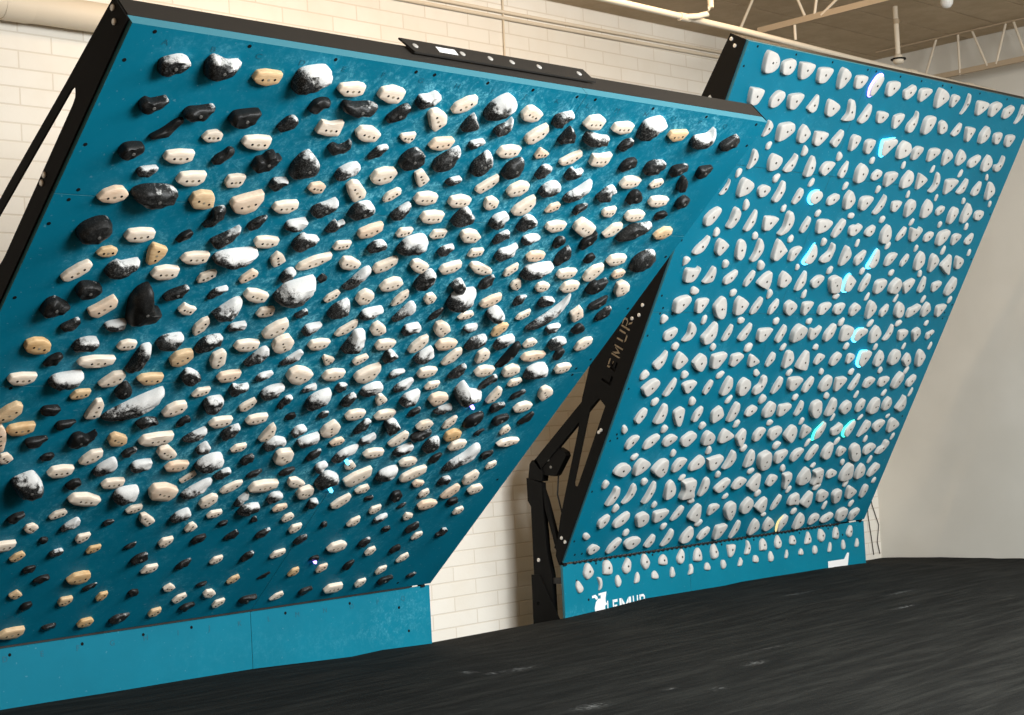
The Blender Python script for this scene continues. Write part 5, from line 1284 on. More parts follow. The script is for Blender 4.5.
def panel(name, org, U, N, u0, u1, v0, v1, th, spots, m, parent, step=.02):
    nu, nv = max(2, int((u1 - u0) / step)), max(2, int((v1 - v0) / step)); vs = []; fs = []; du = []
    near = [q for q in spots if u0 - .3 < q[0] < u1 + .3 and v0 - .3 < q[1] < v1 + .3]
    for j in range(nv + 1):
        for i in range(nu + 1):
            a, b = u0 + (u1 - u0) * i / nu, v0 + (v1 - v0) * j / nv
            vs.append(org + X * a + U * b); s = 0
            for (cu_, cv, ru, rv, k) in near:
                dx, dy = (a - cu_) / ru, (b - cv) / rv; r2 = dx * dx + dy * dy
                if r2 < 6: s += k * math.exp(-r2)
            du.append(s)
    W = nu + 1
    for j in range(nv):
        for i in range(nu): fs.append((j * W + i, j * W + i + 1, (j + 1) * W + i + 1, (j + 1) * W + i))
    n0 = len(vs)
    for (a, b) in ((u0, v0), (u1, v0), (u1, v1), (u0, v1)): vs.append(org + X * a + U * b - N * th)
    c0, c1, c2, c3 = 0, nu, nv * W + nu, nv * W
    fs.append((n0 + 3, n0 + 2, n0 + 1, n0))
    fs.append(tuple(range(c1, -1, -1)) + (n0, n0 + 1)); fs.append(tuple(range(c3, c2 + 1)) + (n0 + 2, n0 + 3))
    fs.append(tuple(j * W for j in range(nv + 1)) + (n0 + 3, n0)); fs.append(tuple(j * W + nu for j in range(nv, -1, -1)) + (n0 + 1, n0 + 2))
    du += [0] * 4
    o = obj(name, vs, fs, m, parent)
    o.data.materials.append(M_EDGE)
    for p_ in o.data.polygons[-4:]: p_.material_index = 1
    at = o.data.attributes.new('dust', 'FLOAT', 'POINT'); at.data.foreach_set('value', du)
    return o
def at(org, U, N, u, v, n): return org + X * u + U * v + N * n

def board(key, org, tilt, label, spots, kspots, ucols):
    U, N = up(tilt), out(tilt)
    b = thing('climbing_board', label, 'climbing board', (org.x + S / 2, org.y, 0), 'overhanging training boards')
    e = .0015
    for (a0, a1) in ucols:
        for (b0, b1) in ((.014, 1.865), (1.865, 2.885), (2.885, S)):
            panel('plywood_panel', org, U, N, a0 + e, a1 - e, b0 + e, b1 - e, TH, spots, M_TEAL, b)
        panel('kickboard', org + Z * 0, Z, Vector((0, -1, 0)), a0 + e, a1 - e, -.62, -.001, .02, kspots, M_KICK, b)
    MB().box(at(org, U, N, .01, .03, -TH - .02), X * (S - .02), U * (S - .06), N * .0195).build('backing_sheet', M_BLACKIN, b)
    # top beam, with the bolted bracket lying on it
    MB().box(at(org, U, N, .005, S - .10, -.145), X * (S - .01), U * .10, N * .099).build('top_beam', M_STEEL_LIT, b)
    for vv in (.05, 1.25, 2.45): MB().box(at(org, U, N, .03, vv, -.14), X * (S - .06), U * .06, N * .07).build('cross_beam', M_STEEL, b)
    for uu in (1.2, 2.4): MB().box(at(org, U, N, uu, .05, -.12), X * .06, U * (S - .16), N * .05).build('rail', M_STEEL, b)
    if key == 'l':
        br_ = MB().prism([at(org, U, N, 1.30, S + .010, -.172), at(org, U, N, 2.40, S + .010, -.172), at(org, U, N, 2.42, S + .010, -.085), at(org, U, N, 1.335, S + .010, -.085)], U * .008).build('top_bracket', M_STEEL_LIT, b)
        for uu in (1.361, 1.623, 1.785, 1.915, 2.082, 2.34): MB().disc(at(org, U, N, uu, S + .018, -.128), U, .014, .004).build('bolt', M_ZINC, br_)
        MB().box(at(org, U, N, 1.485, S + .018, -.148), X * .105, N * .036, U * .001).build('white_sticker', M_WHITE, br_)
    # side plates: long tapering steel cheeks, slotted, with the maker's name cut out
    outer = [(S, -.02), (S, -.147), (3.234, -.199), (2.70, -.275), (1.62, -.40), (1.39, -.345), (1.10, -.306), (.893, -.248), (.281, -.145), (.03, -.075), (-.012, -.02), (.03, -.012)]
    slot1 = [(3.255, -.120), (3.266, -.134), (3.262, -.146), (3.245, -.153), (2.56, -.248), (2.41, -.264), (2.38, -.25), (2.385, -.16), (2.43, -.112), (2.47, -.106), (3.21, -.106), (3.24, -.110)]
    slot2 = [(1.17, -.17), (1.146, -.101), (.56, -.094), (.545, -.10), (.544, -.12), (.56, -.13), (1.074, -.214)]
    holes = [slot1, slot2]
    for ch, v0 in (('L', 1.285), ('E', 1.385), ('M', 1.475), ('U', 1.585), ('R', 1.675)):
        for poly in stencil(ch): holes.append([(v0 + x_ * .075, -.118 - y_ * .085) for x_, y_ in poly])
    pv, pf_ = flat_mesh([outer] + holes, .008)
    bolts = [(3.625, -.124), (3.596, -.082), (2.898, -.088), (2.865, -.081), (1.875, -.087), (1.805, -.087), (1.761, -.131), (.987, -.066), (.965, -.078), (.166, -.076), (.158, -.037)]
    for ux in (-.0045, S + .0045):
        sp = obj('side_plate', [at(org, U, N, ux + v.z, v.x, v.y) for v in pv], pf_, M_STEEL, b)
        sd = -1 if ux < 0 else 1
        for (bv, bn) in bolts: MB().disc(at(org, U, N, ux + sd * .004, bv, bn), X * sd, .0125, .006).build('bolt', M_ZINC, sp)
    # foot of the frame: post, diagonal, base gusset, jack and strut on each side
    y0, z0 = org.y, org.z
    def yz(x_, pts, w, name, m=M_STEEL, parent=b):
        return MB().prism([(x_, y0 + py - 7.46, 1.65 + pz) for py, pz in pts], X * w).build(name, m, parent)
    for sx in (0, 1):
        x_ = org.x + (S - .08) * sx
        po = yz(x_, [(7.757, -.405), (7.612, -.44), (7.615, -.62), (7.60, -.90), (7.565, -1.063), (7.565, -1.65), (7.735, -1.65), (7.733, -1.061), (7.728, -.60), (7.757, -.56)], .04, 'post')
        for q in ((7.68, -.965), (7.70, -1.26)): MB().disc((x_ - .0, y0 + q[0] - 7.46, 1.65 + q[1]), -X, .014, .006).build('bolt', M_ZINC, po)
        yz(x_ + .005, [(7.625, -.44), (7.578, -.556), (7.449, -1.0), (7.485, -1.0), (7.60, -.62)], .03, 'diagonal_brace')
        yz(x_ - .006, [(7.753, -1.066), (7.676, -1.064), (7.60, -1.20), (7.505, -1.36), (7.47, -1.65), (7.76, -1.65)], .006, 'base_gusset')
        yz(x_ + .01, [(7.66, -1.086), (7.462, -1.079), (7.462, -1.12), (7.66, -1.125)], .03, 'base_bar', M_STEEL_LIT)
        yz(x_, [(7.78, -1.60), (7.462, -1.60), (7.462, -1.65), (7.78, -1.65)], .08, 'foot')
        ga = Vector((x_ + .005, y0 + .195, 1.65 - .32))
        if key == 'r':
            top = Vector((x_ + .005, y0 - .61, 1.65 + .33)); d = (top - ga).normalized(); w = d.cross(X).normalized() * .042
            MB().prism([ga - w, ga + w, top + w, top - w], X * .03).build('strut', M_STEEL, b)
            hs = yz(x_ + .012, [(7.64, -.30), (7.45, -.205), (7.395, -.235), (7.385, -.262), (7.48, -.385), (7.50, -.397), (7.63, -.385)], .05, 'jack_housing')
            for q in ((7.55, -.285), (7.53, -.335)): MB().disc((x_ + .012, y0 + q[0] - 7.46, 1.65 + q[1]), -X, .010, .005).build('bolt', M_GREYB, hs)
            yz(x_ + .005, [(7.725, -.31), (7.70, -.285), (7.657, -.285), (7.60, -.37), (7.616, -.43), (7.745, -.41)], .06, 'pivot_bracket')
            MB().tube([(x_ + .03, y0 + .02, 1.26), (x_ + .02, y0 + .03, 1.13), (x_ + .03, y0 + .0, .98), (x_ + .04, y0 - .02, .86)], .006, 6).build('power_cable', M_RUB, b, smooth=True)
        else:
            top = at(org, U, N, (S - .08) * sx + .04, 1.15, -.25); d = (top - ga).normalized(); w = d.cross(X).normalized() * .042
            MB().prism([ga - w, ga + w, top + w, top - w], X * .03).build('strut', M_STEEL, b)
            yz(x_ + .005, [(7.725, -.31), (7.70, -.285), (7.657, -.285), (7.60, -.37), (7.616, -.43), (7.745, -.41)], .06, 'pivot_bracket')
    # screws round the panel edges
    sc = [(u, 3.632) for u in (.10, .50, .90, 1.31, 1.41, 1.71, 1.98, 2.26, 2.38, 2.78, 3.18, 3.58)]
    sc += [(.035, v) for v in (3.50, 3.12, 2.74, 2.36, 1.98, 1.70, 1.32, .94, .56, .18)] + [(.09, 2.91), (.07, 2.86), (.09, 1.895), (.08, 1.855), (.20, 1.855), (.08, .985), (.10, .955), (.09, .07), (.16, .07)]
    sc += [(S - .03, v) for v in (3.50, 2.74, 2.36, 1.97)] + [(S - .095, 1.90), (S - .09, 1.85), (S - .08, .98), (S - .30, .07)]
    for (u, v) in sc: MB().disc(at(org, U, N, u, v, .0), N, .0085, .0012, 8).build('screw', M_DARK, b)
    ks = [(.44, -.035), (.86, -.04), (1.26, -.04), (1.62, -.04), (1.92, -.04), (2.55, -.04), (3.02, -.04), (.40, -.20), (3.40, -.11), (3.47, -.26)] if key == 'l' else [(.334, -.022), (.934, -.022), (1.734, -.022), (2.134, -.022), (2.734, -.022), (3.134, -.022), (.13, -.12), (.24, -.26), (3.334, -.09)]
    for (u, v) in ks: MB().disc(org + X * u + Z * v - Vector((0, .0, 0)), Vector((0, -1, 0)), .009, .0012, 8).build('screw', M_DARK, b)
    return b, U, N

def spread(key):
    sp = []
    r_ = random.Random(3)
    for (pl, k, u, v, h, poly) in HOLDS:
        if pl != key: continue
        su = max(p_[0] for p_ in poly) - min(p_[0] for p_ in poly); sv = max(p_[1] for p_ in poly) - min(p_[1] for p_ in poly)
        if key == 'l':
            z_ = (.25 + .9 * min(1, u / 1.6)) * (1.0 if v > .9 else .35 + .4 * v)
            a = {'b0': .12, 'b1': .45, 'b2': .85, 'b3': 1.1}.get(k, .55 + .5 * r_.random()) * z_
            sp.append((u + .01, v + .55 * sv, .55 * su + .03, .45 * sv + .045, a)); sp.append((u, v, .8 * su + .06, .8 * sv + .06, .28 * a))
        elif key == 'r' and r_.random() < .30:
            sp.append((u, v + .6 * sv, .5 * su + .01, .4 * sv + .03, .15 + .5 * r_.random() * (1.1 - u / S)))
    return sp
kd = [(3.45, -.12, .25, .12, .9), (3.35, -.22, .3, .12, .7), (2.9, -.24, .4, .1, .4), (2.2, -.2, .5, .12, .3)]
bl, UL, NL = board('l', A, TA, 'teal overhanging board covered in wooden and black grips', spread('l'), kd, ((0, 2.31), (2.31, S)))
brd, UR, NR = board('r', B, TB, 'teal leaning board with tidy rows of grey-white grips and white-lettered kickboard', spread('r'), [(.12, -.36, .2, .06, 1.4)], ((0, 1.345), (1.345, S)))
COLS = 'ABCDEFGHIJKLMNOPQ'
for i, ch in enumerate(COLS):
    tv, tf = text_mesh(ch, .042)
    obj('column_letter', [A + X * (.234 + .2 * i + v.x) + Z * (-.072 + v.y) + Vector((0, -.0006 - v.z, 0)) for v in tv], tf, M_INK, bl)
    obj('column_letter', [at(A, UL, NL, .234 + .2 * i - .075 + v.x, 3.585 + v.y * .8, .0006 + v.z) for v in tv], tf, M_INK, bl)
for (u, v, m_) in ((2.296, 1.26, M_CYAN), (2.308, 1.041, M_CYAN), (2.535, .425, M_VIOLET), (2.937, 1.643, M_VIOLET)):
    MB().tube([at(A, UL, NL, u - .004, v - .01, -.002), at(A, UL, NL, u - .004, v - .01, .022), at(A, UL, NL, u - .004, v - .01, .030)], [.010, .010, .004], 10).build('led_bulb', m_, bl, smooth=True)
# wound cable along the hinge of the grey-grip board, plain gap strip on the other
cab = []; n_ = 300
for i in range(n_ + 1):
    a = i / n_; cab.append(Vector((B.x + .10 + a * 3.2, B.y - .004 - .004 * math.sin(i * 1.3), B.z + .004 + .005 * math.cos(i * 1.3) + .002 * math.sin(i * .21))))
MB().tube(cab, .0075, 6).build('hinge_cable', M_RUB, brd, smooth=True)
MB().box((A.x + .02, A.y - .006, A.z - .001), X * 3.47, Vector((0, .02, 0)), Z * .011).build('hinge_strip', M_RUB, bl)
# white lettering and emblem on the kickboard
def decal(name, polys, parent):
    mb = MB()
    for p_ in polys: mb.prism([(x_, B.y - .0012, 1.65 + z_) for x_, z_ in p_], Vector((0, .0010, 0)))
    return mb.build(name, M_WHITE, parent)
for ch, x0, w in (('L', 8.236, .046), ('E', 8.294, .058), ('M', 8.364, .122), ('U', 8.506, .058), ('R', 8.578, .062)):
    decal('logo_letter', [[(x0 + a * w, -1.376 + b_ * .094 + (x0 - 8.236) * .012) for a, b_ in q] for q in stencil(ch)], brd)
decal('logo_emblem', [[(8.087, -1.232), (8.120, -1.226), (8.142, -1.244), (8.142, -1.258), (8.125, -1.262), (8.112, -1.246), (8.086, -1.248)],
    [(8.152, -1.222), (8.234, -1.218), (8.222, -1.262), (8.222, -1.292), (8.232, -1.294), (8.232, -1.306), (8.214, -1.312), (8.210, -1.400), (8.110, -1.400), (8.108, -1.315), (8.122, -1.278), (8.146, -1.258), (8.172, -1.258), (8.174, -1.236), (8.152, -1.236)]], brd)
sg = decal('logo_bar', [[(10.915, -1.277), (11.145, -1.281), (11.196, -1.233), (11.222, -1.236), (11.190, -1.345), (10.915, -1.352)]], brd)

# ------------------------------------------------------------------ climbing holds
def smooth_outline(poly, hard):
    p = [Vector(q) for q in poly]
    ar = sum(p[i - 1].x * p[i].y - p[i].x * p[i - 1].y for i in range(len(p)))
    if ar < 0: p.reverse()
    n = len(p); o = []
    if hard:
        for i in range(n):
            a, b, c_ = p[i - 1], p[i], p[(i + 1) % n]
            q0 = b.lerp(a, .16); q1 = b.lerp(c_, .16)
            o += [q0, (q0 + q1) * .25 + b * .5, q1, b.lerp(c_, .5)]
    else:
        for i in range(n):
            p0, p1, p2, p3 = p[i - 1], p[i], p[(i + 1) % n], p[(i + 2) % n]
            for k in range(4):
                t_ = k / 4
                o.append(.5 * ((2 * p1) + (p2 - p0) * t_ + (2 * p0 - 5 * p1 + 4 * p2 - p3) * t_ * t_ + (3 * p1 - p0 - 3 * p2 + p3) * t_ ** 3) if False else
                         (p1 * (1 - t_) ** 2 * (1 + 2 * t_) + p2 * t_ * t_ * (3 - 2 * t_) + ((p2 - p0) * .42) * t_ * (1 - t_) ** 2 - ((p3 - p1) * .42) * t_ * t_ * (1 - t_)))
    return o
PROF = {'wood': [(1, .005), (1, .62), (.985, .80), (.955, .93), (.91, 1.0), (.4, 1.02)],
        'black': [(1, .005), (1.0, .30), (.93, .62), (.76, .88), (.42, 1.0)],
        'edge': [(1, .005), (1.0, .55), (.93, .82), (.78, .96), (.42, 1.0)],
        'white': [(1.0, .005), (.995, .66), (.975, .86), (.93, .97), (.87, 1.0), (.4, 1.04)],
        'foot': [(1.0, .005), (1.0, .45), (.92, .78), (.72, .97), (.38, 1.05)]}
def hold_mesh(name, poly, H, style, m, seed):
    o = smooth_outline(poly, style == 'wood'); n = len(o)
    ar = cx = cy = 0
    for i in range(n):
        w = o[i - 1].x * o[i].y - o[i].x * o[i - 1].y; ar += w; cx += (o[i - 1].x + o[i].x) * w; cy += (o[i - 1].y + o[i].y) * w
    cen = Vector((cx / (3 * ar), cy / (3 * ar))); rr = random.Random(seed); vs = []; fs = []
    tx, ty = rr.uniform(-.22, .22), rr.uniform(-.22, .22); ext = max((q - cen).length for q in o)
    sx = Vector((rr.uniform(0, 60), rr.uniform(0, 60), rr.uniform(0, 60)))
    for (s_, h_) in PROF[style]:
        for q in o:
            p_ = cen + (q - cen) * s_; z_ = H * h_
            if h_ > .5 and style != 'wood': z_ *= 1 + (tx * (p_.x - cen.x) + ty * (p_.y - cen.y)) / ext
            v = Vector((p_.x, p_.y, z_))
            if style in ('black', 'edge') and h_ > .1:
                d = noise.noise_vector(v * 38 + sx); v += Vector((d.x * .0045, d.y * .0045, d.z * .010 * h_))
            vs.append(v)
    zc = H * PROF[style][-1][1] + (0 if style == 'wood' else H * .02); vs.append(Vector((cen.x, cen.y, zc))); L = len(PROF[style])
    for j in range(L - 1):
        for i in range(n): fs.append((j * n + i, j * n + (i + 1) % n, (j + 1) * n + (i + 1) % n, (j + 1) * n + i))
    for i in range(n): fs.append(((L - 1) * n + i, (L - 1) * n + (i + 1) % n, len(vs) - 1))
    fs.append(tuple(range(n - 1, -1, -1)))
    me = bpy.data.meshes.new(name); me.from_pydata(vs, [], fs); me.update()
    me.polygons.foreach_set('use_smooth', [True] * len(me.polygons)); me.set_sharp_from_angle(angle=math.radians(50 if style == 'wood' else 48))
    me.materials.append(m); return me, cen, zc, o
def disc_mesh(name, r, h, m, n=10):
    mb = MB().tube([(0, 0, -.003), (0, 0, h * .6), (0, 0, h)], [r, r, r * .8], n); me = bpy.data.meshes.new(name); me.from_pydata(mb.v, [], mb.f); me.materials.append(m); return me
ME_SCREW = disc_mesh('screw', .0056, .0006, M_DARK); ME_WB = disc_mesh('bolt', .0062, .0010, M_BRASS)
ME_GB = disc_mesh('bolt', .0080, .0012, M_BOLT); ME_BB = disc_mesh('bolt', .0072, .0016, M_GREYB); ME_PIN = disc_mesh('pin', .0040, .0008, M_BOLT, 8)
def part(name, me, parent, loc):
    o = bpy.data.objects.new(name, me); C.objects.link(o); o.parent = parent; o.location = loc; return o
ONES = ['', 'first', 'second', 'third', 'fourth', 'fifth', 'sixth', 'seventh', 'eighth', 'ninth', 'tenth', 'eleventh', 'twelfth', 'thirteenth', 'fourteenth', 'fifteenth', 'sixteenth', 'seventeenth', 'eighteenth', 'nineteenth', 'twentieth']
def ordn(i): return ONES[i] if i <= 20 else ('twenty-' if i < 30 else 'thirty-') + ONES[i % 10] if i % 10 else 'thirtieth'
def shape_words(poly):
    n = len(poly); mx = sum(p_[0] for p_ in poly) / n; my = sum(p_[1] for p_ in poly) / n
    a = sum((p_[0] - mx) ** 2 for p_ in poly); b = sum((p_[1] - my) ** 2 for p_ in poly); c_ = sum((p_[0] - mx) * (p_[1] - my) for p_ in poly)
    th = math.degrees(.5 * math.atan2(2 * c_, a - b)); r_ = math.sqrt(((a - b) / 2) ** 2 + c_ * c_); e1, e2 = (a + b) / 2 + r_, max(1e-9, (a + b) / 2 - r_); asp = math.sqrt(e1 / e2)
    if asp < 1.3: return 'round'
    if asp > 2.3: return 'long'
    return 'level' if abs(th) < 22 else 'upright' if abs(th) > 66 else 'slanting'
def area(poly): return abs(sum(poly[i - 1][0] * poly[i][1] - poly[i][0] * poly[i - 1][1] for i in range(len(poly)))) / 2
def sizer(items):
    s_ = sorted(area(h[5]) for h in items); lo, hi = s_[int(len(s_) * .25)], s_[int(len(s_) * .8)]
    return lambda h: 'small' if area(h[5]) < lo else 'large' if area(h[5]) > hi else 'mid-sized'
SZ = {k: sizer([h for h in HOLDS if h[1][0] in k]) for k in ('wy', 'b', 'g', 'f')}
rank = {}
for key, sel in (('g', lambda h: h[0] == 'r' and h[1][0] == 'g'), ('f', lambda h: h[0] == 'r' and h[1] == 'f'), ('k', lambda h: h[1] == 'k'), ('kf', lambda h: h[1] == 'kf')):
    rows = {}
    for i, h in enumerate(HOLDS):
        if sel(h): rows.setdefault(round((h[3] - .1) / .2) if key == 'g' else round(h[3] / .2) if key == 'f' else 0, []).append((h[2], i))
    for j, r_ in enumerate(sorted(rows, reverse=True)):
        for q, (_, i) in enumerate(sorted(rows[r_])): rank[i] = (j + 1, q + 1)
for i, (pl, k, u, v, H, poly) in enumerate(HOLDS):
    org, U, N = FR[pl]; c0 = k[0]
    if pl == 'l':
        row = ordn(36 - round(v * 10)); cf = (u - .234) / .2
        place = 'in column ' + COLS[max(0, min(16, round(cf)))] if round(v * 10) % 2 else 'between columns %s and %s' % (COLS[int(cf)], COLS[int(cf) + 1])
        place += ', %s row down, left board' % row
    if c0 in 'wy':
        nm, st, m_ = 'wooden_climbing_hold', 'wood', M_WOOD if c0 == 'w' and (i * 37) % 11 else M_BLUSH if c0 == 'w' else M_HONEY
        label = '%s %s %s wooden grip %s' % (SZ['wy']((0, 0, 0, 0, 0, poly)), 'pale' if c0 == 'w' else 'honey-coloured', shape_words(poly), place); grp = 'wooden grips on the first teal board'
    elif c0 == 'b':
        nm, st, m_ = 'black_climbing_hold', ('black' if area(poly) > .0075 else 'edge'), M_BLACK
        label = '%s %s %s black grip %s' % (SZ['b']((0, 0, 0, 0, 0, poly)), {'0': 'bare', '1': 'dusty', '2': 'half-chalked', '3': 'chalk-covered'}[k[1]], shape_words(poly), place); grp = 'black grips on the first teal board'
    elif c0 == 'g':
        nm, st, m_ = 'white_climbing_hold', 'white', M_GREY; j, q = rank[i]
        lit = {'c': 'cyan-lit ', 'v': 'violet-lit ', 'y': 'yellow-lit '}.get(k[1:], '')
        label = '%s %s%s grey-white grip, %s from left in %s main row down, right board' % (SZ['g']((0, 0, 0, 0, 0, poly)), lit, shape_words(poly), ordn(q), ordn(j)); grp = 'grey-white grips on the second teal board'
    elif k == 'f':
        nm, st, m_ = 'small_foothold', 'foot', M_GREY; j, q = rank[i]
        label = '%s %s grey-white foothold, %s from left in %s foothold row down, right board' % (SZ['f']((0, 0, 0, 0, 0, poly)), shape_words(poly), ordn(q), ordn(j)); grp = 'small footholds between the grey-white grips'
    else:
        nm, st, m_ = 'kickboard_foothold', 'foot', M_GREY; j, q = rank[i]
        label = '%s grey-white foothold, %s from left in %s kickboard row, right board' % (shape_words(poly), ordn(q), 'upper' if k == 'k' else 'lower'); grp = 'footholds on the kickboard'
    me, cen, zc, outl = hold_mesh(nm, poly, H, st, m_, i)
    o = bpy.data.objects.new(nm, me); C.objects.link(o)
    o.matrix_world = Matrix(((X.x, U.x, N.x, 0), (X.y, U.y, N.y, 0), (X.z, U.z, N.z, 0), (0, 0, 0, 1)))
    o.location = at(org, U, N, u, v, 0)
    tag(o, label, 'climbing hold', grp)
    ys = max(p_[1] for p_ in poly) - min(p_[1] for p_ in poly); xs = max(p_[0] for p_ in poly) - min(p_[0] for p_ in poly)
    if c0 in 'wy':
        # bolt flanked by two screws along the grip's long axis
        n_ = len(outl); a = sum((p_.x - cen.x) ** 2 for p_ in outl); b = sum((p_.y - cen.y) ** 2 for p_ in outl); cc = sum((p_.x - cen.x) * (p_.y - cen.y) for p_ in outl)
        th = .5 * math.atan2(2 * cc, a - b); d = Vector((math.cos(th), math.sin(th)))
        L_ = max(abs((p_ - cen).dot(d)) for p_ in outl); s_ = min(.030, L_ * .42); W_ = max(abs((p_ - cen).dot(Vector((-d.y, d.x)))) for p_ in outl)
        c1 = cen + Vector((.06 * L_, -.12 * W_))
        part('bolt', ME_WB, o, (c1.x, c1.y, zc))
        for sg_ in (-1, 1): part('screw', ME_SCREW, o, (c1.x + d.x * s_ * sg_, c1.y + d.y * s_ * sg_, zc))
    elif c0 == 'b':
        o['chalk'] = [0.0, .20, .50, .86][int(k[1])] + rnd.uniform(-.08, .08)
        if area(poly) > .004: part('bolt', ME_BB, o, (cen.x, cen.y, zc))
    elif c0 == 'g':
        part('bolt', ME_GB, o, (cen.x, cen.y, zc))
        if area(poly) > .013:
            q = cen + (outl[(i * 7) % len(outl)] - cen) * .45; part('pin', ME_PIN, o, (q.x, q.y, zc - H * .01))
        if k[1:] in ('c', 'v', 'y'):
            arc = []; n_ = len(outl)
            j0 = min(range(n_), key=lambda j: (outl[j] - cen).dot(Vector((-.80, .45 if k[1:] == 'v' else -.20))) * -1)
            half = int(n_ * (.42 if k[1:] == 'v' else .33 if k[1:] == 'c' else .18))
            ring = [cen + (outl[(j0 + j) % n_] - cen) * 1.09 for j in range(-half, half + 1)]
            pts = [Vector((q.x, q.y, H * .35)) for q in ring]; rad = [.0085 * max(.15, math.sin(math.pi * (j + .5) / len(ring))) + .001 for j in range(len(ring))]
            mb = MB(); mb.tube(pts, rad, 8); me2 = bpy.data.meshes.new('led_ring'); me2.from_pydata(mb.v, [], mb.f)
            me2.polygons.foreach_set('use_smooth', [True] * len(me2.polygons))
            me2.materials.append({'c': M_CYAN if v > 1.3 else M_TEALLED, 'v': M_VIOLET, 'y': M_AMBER}[k[1:]]); part('led_ring', me2, o, (0, 0, 0))
    elif k == 'k': part('bolt', ME_GB, o, (cen.x, cen.y, zc))

# ------------------------------------------------------------------ crash mat under a loose black cover
CON = [(1, .36), (3.75, .361), (4.48, .351), (5.26, .342), (5.70, .321), (5.96, .31), (6.2, .317), (6.6, .301), (7.8, .304), (8.2, .318), (8.63, .342), (9.53, .329), (9.755, .336), (10.8, .326), (11.42, .309), (11.75, .275), (12.3, .245), (13, .24)]
def con(x_):
    for i in range(len(CON) - 1):
        if x_ <= CON[i + 1][0]:
            t_ = (x_ - CON[i][0]) / (CON[i + 1][0] - CON[i][0]); t_ = max(0, min(1, t_)); return CON[i][1] + (CON[i + 1][1] - CON[i][1]) * t_
    return CON[-1][1]
def mat_z(x_, y_):
    h = con(x_); f = max(0, min(1, (y_ - (5.6 if x_ < 11.4 else 4.2)) / 1.8)); z_ = .318 + (h - .318) * f
    if y_ > 7.44:
        q = (y_ - 7.44) / .6; z_ -= (.105 if x_ < 11 else .02) * min(1, q)
    w = noise.noise(Vector((x_ * .55 + 3, y_ * 3.4 - x_ * .5, 0))) * .013 + noise.noise(Vector((x_ * 1.3, y_ * 7.5 - x_ * 1.3, 4))) * .006 + noise.noise(Vector((x_ * .8, y_ * .9, 9))) * .012
    if y_ > 6.6: w *= max(.25, 1 - (y_ - 6.6))
    return z_ + w
MARK = [(6.04, 6.12, .08, .04), (5.88, 6.15, .04, .03), (5.81, 6.28, .03, .03), (5.44, 5.06, .08, .04), (6.78, 5.12, .06, .03), (9.36, 6.65, .14, .02), (9.59, 5.98, .12, .02), (9.04, 5.61, .10, .015), (6.07, 4.81, .03, .02), (5.98, 5.04, .03, .02), (7.2, 5.35, .25, .008)]
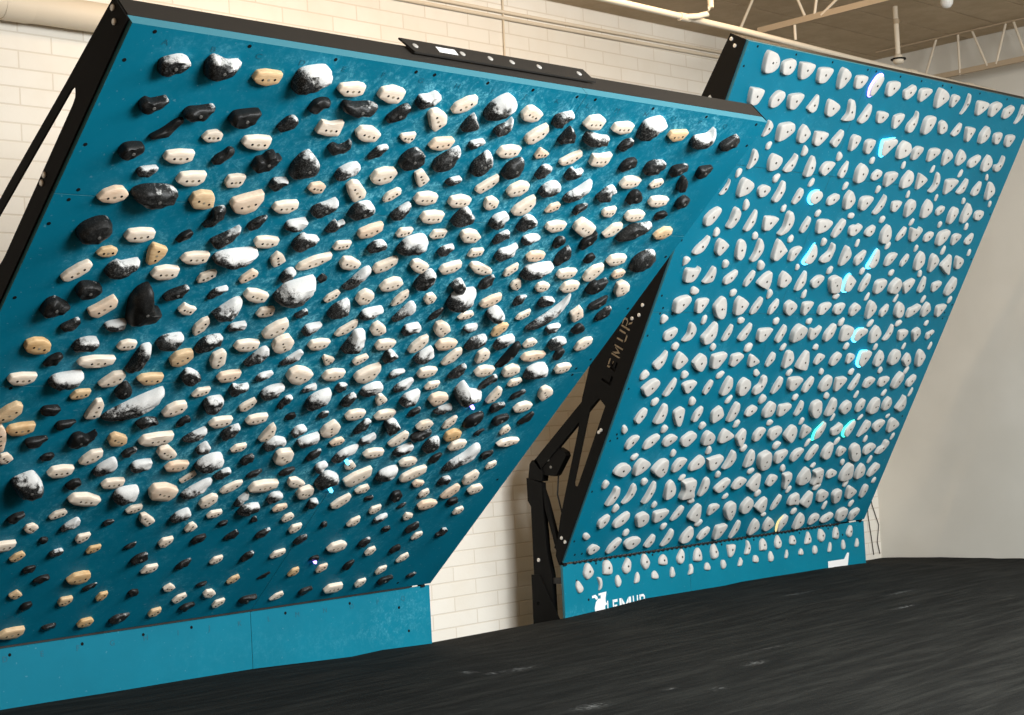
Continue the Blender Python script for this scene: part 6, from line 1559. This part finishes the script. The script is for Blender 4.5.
def crash_mat():
    xs = [1.2 + .04 * i for i in range(int((XW - .02 - 1.2) / .04) + 1)] + [XW - .01]; ys = [1.2 + .03 * i for i in range(int((YW - .01 - 1.2) / .03) + 1)] + [YW - .01]
    for c_ in (A.x - .03, A.x + S + .03, B.x - .03, B.x + S + .03): xs.append(c_)
    ys += [7.44, 7.452]; xs = sorted(set(round(q, 4) for q in xs)); ys = sorted(set(round(q, 4) for q in ys))
    bm = bmesh.new(); ly = bm.verts.layers.float.new('dust'); g = {}
    for j, y_ in enumerate(ys):
        for i, x_ in enumerate(xs):
            v = bm.verts.new((x_, y_, mat_z(x_, y_))); s_ = 0
            for (mx, my, ra, rb) in MARK:
                e_ = ((x_ - mx) / ra) ** 2 + ((y_ - my) / rb) ** 2
                if e_ < 5: s_ += math.exp(-e_)
            v[ly] = s_; g[i, j] = v
    def hit_frame(x_, y_):
        for o_ in (A, B):
            if o_.x - .02 < x_ < o_.x + S + .02 and y_ > 7.45: return True
        return False
    for j in range(len(ys) - 1):
        for i in range(len(xs) - 1):
            if not hit_frame((xs[i] + xs[i + 1]) / 2, (ys[j] + ys[j + 1]) / 2): bm.faces.new((g[i, j], g[i + 1, j], g[i + 1, j + 1], g[i, j + 1]))
    bmesh.ops.delete(bm, geom=[v for v in bm.verts if not v.link_faces], context='VERTS')
    ed = [e_ for e_ in bm.edges if len(e_.link_faces) == 1]
    r_ = bmesh.ops.extrude_edge_only(bm, edges=ed)
    for v in r_['geom']:
        if isinstance(v, bmesh.types.BMVert): v.co.z = .002
    bmesh.ops.recalc_face_normals(bm, faces=bm.faces)
    me = bpy.data.meshes.new('crash_mat'); bm.to_mesh(me); bm.free()
    me.polygons.foreach_set('use_smooth', [True] * len(me.polygons)); me.set_sharp_from_angle(angle=math.radians(50))
    me.materials.append(M_CLOTH); o = bpy.data.objects.new('crash_mat', me); C.objects.link(o)
    tag(o, 'wide crash mat under a loose black wrinkled cover in front of both boards', 'crash mat')
crash_mat()

# ------------------------------------------------------------------ light
def area_light(name, loc, to, sx, sy, power, col):
    l_ = bpy.data.lights.new(name, 'AREA'); l_.shape = 'RECTANGLE'; l_.size = sx; l_.size_y = sy; l_.energy = power; l_.color = col
    o = bpy.data.objects.new(name, l_); C.objects.link(o); o.location = loc
    o.rotation_euler = (Vector(to) - Vector(loc)).to_track_quat('-Z', 'Y').to_euler(); return o
area_light('ceiling_panel_lights', (8.2, 0.4, 4.62), (8.2, 0.8, 0), 3.8, 2.4, 950, (.95, .985, 1.0))
area_light('window_daylight', (5.3, -0.8, 3.7), (6.6, 7.4, 1.5), 3.2, 1.6, 640, (.95, .985, 1.0))
area_light('ceiling_tube_lamp', (7.0, 6.3, 4.66), (7.2, 7.3, 2.6), 4.5, .25, 62, (1.0, .72, .44))
W = bpy.data.worlds.new('World'); bpy.context.scene.world = W; W.use_nodes = True
bg = W.node_tree.nodes['Background']; bg.inputs[0].default_value = (1.0, .63, .34, 1); bg.inputs[1].default_value = .23

# ------------------------------------------------------------------ camera
cam = bpy.data.cameras.new('camera'); co = bpy.data.objects.new('camera', cam); C.objects.link(co)
R = ((0.7086934722530273, -0.7035595880155965, -0.05251160345363459), (0.009894568781387104, -0.0645111368504386, 0.9978679325095551), (0.7054471347270311, 0.7077020696123391, 0.03875720283810286))
co.matrix_world = Matrix(((R[0][0], R[1][0], -R[2][0], CAM.x), (R[0][1], R[1][1], -R[2][1], CAM.y), (R[0][2], R[1][2], -R[2][2], CAM.z), (0, 0, 0, 1)))
cam.sensor_fit = 'HORIZONTAL'; cam.sensor_width = 36; cam.lens = 36 * 1599.858 / 1024; cam.clip_start = .05; cam.clip_end = 100
sc_ = bpy.context.scene; sc_.camera = co
vs_ = sc_.view_settings; vs_.view_transform = 'Standard'; vs_.look = 'None'; vs_.gamma = 1; vs_.use_curve_mapping = False; vs_.exposure = -.16
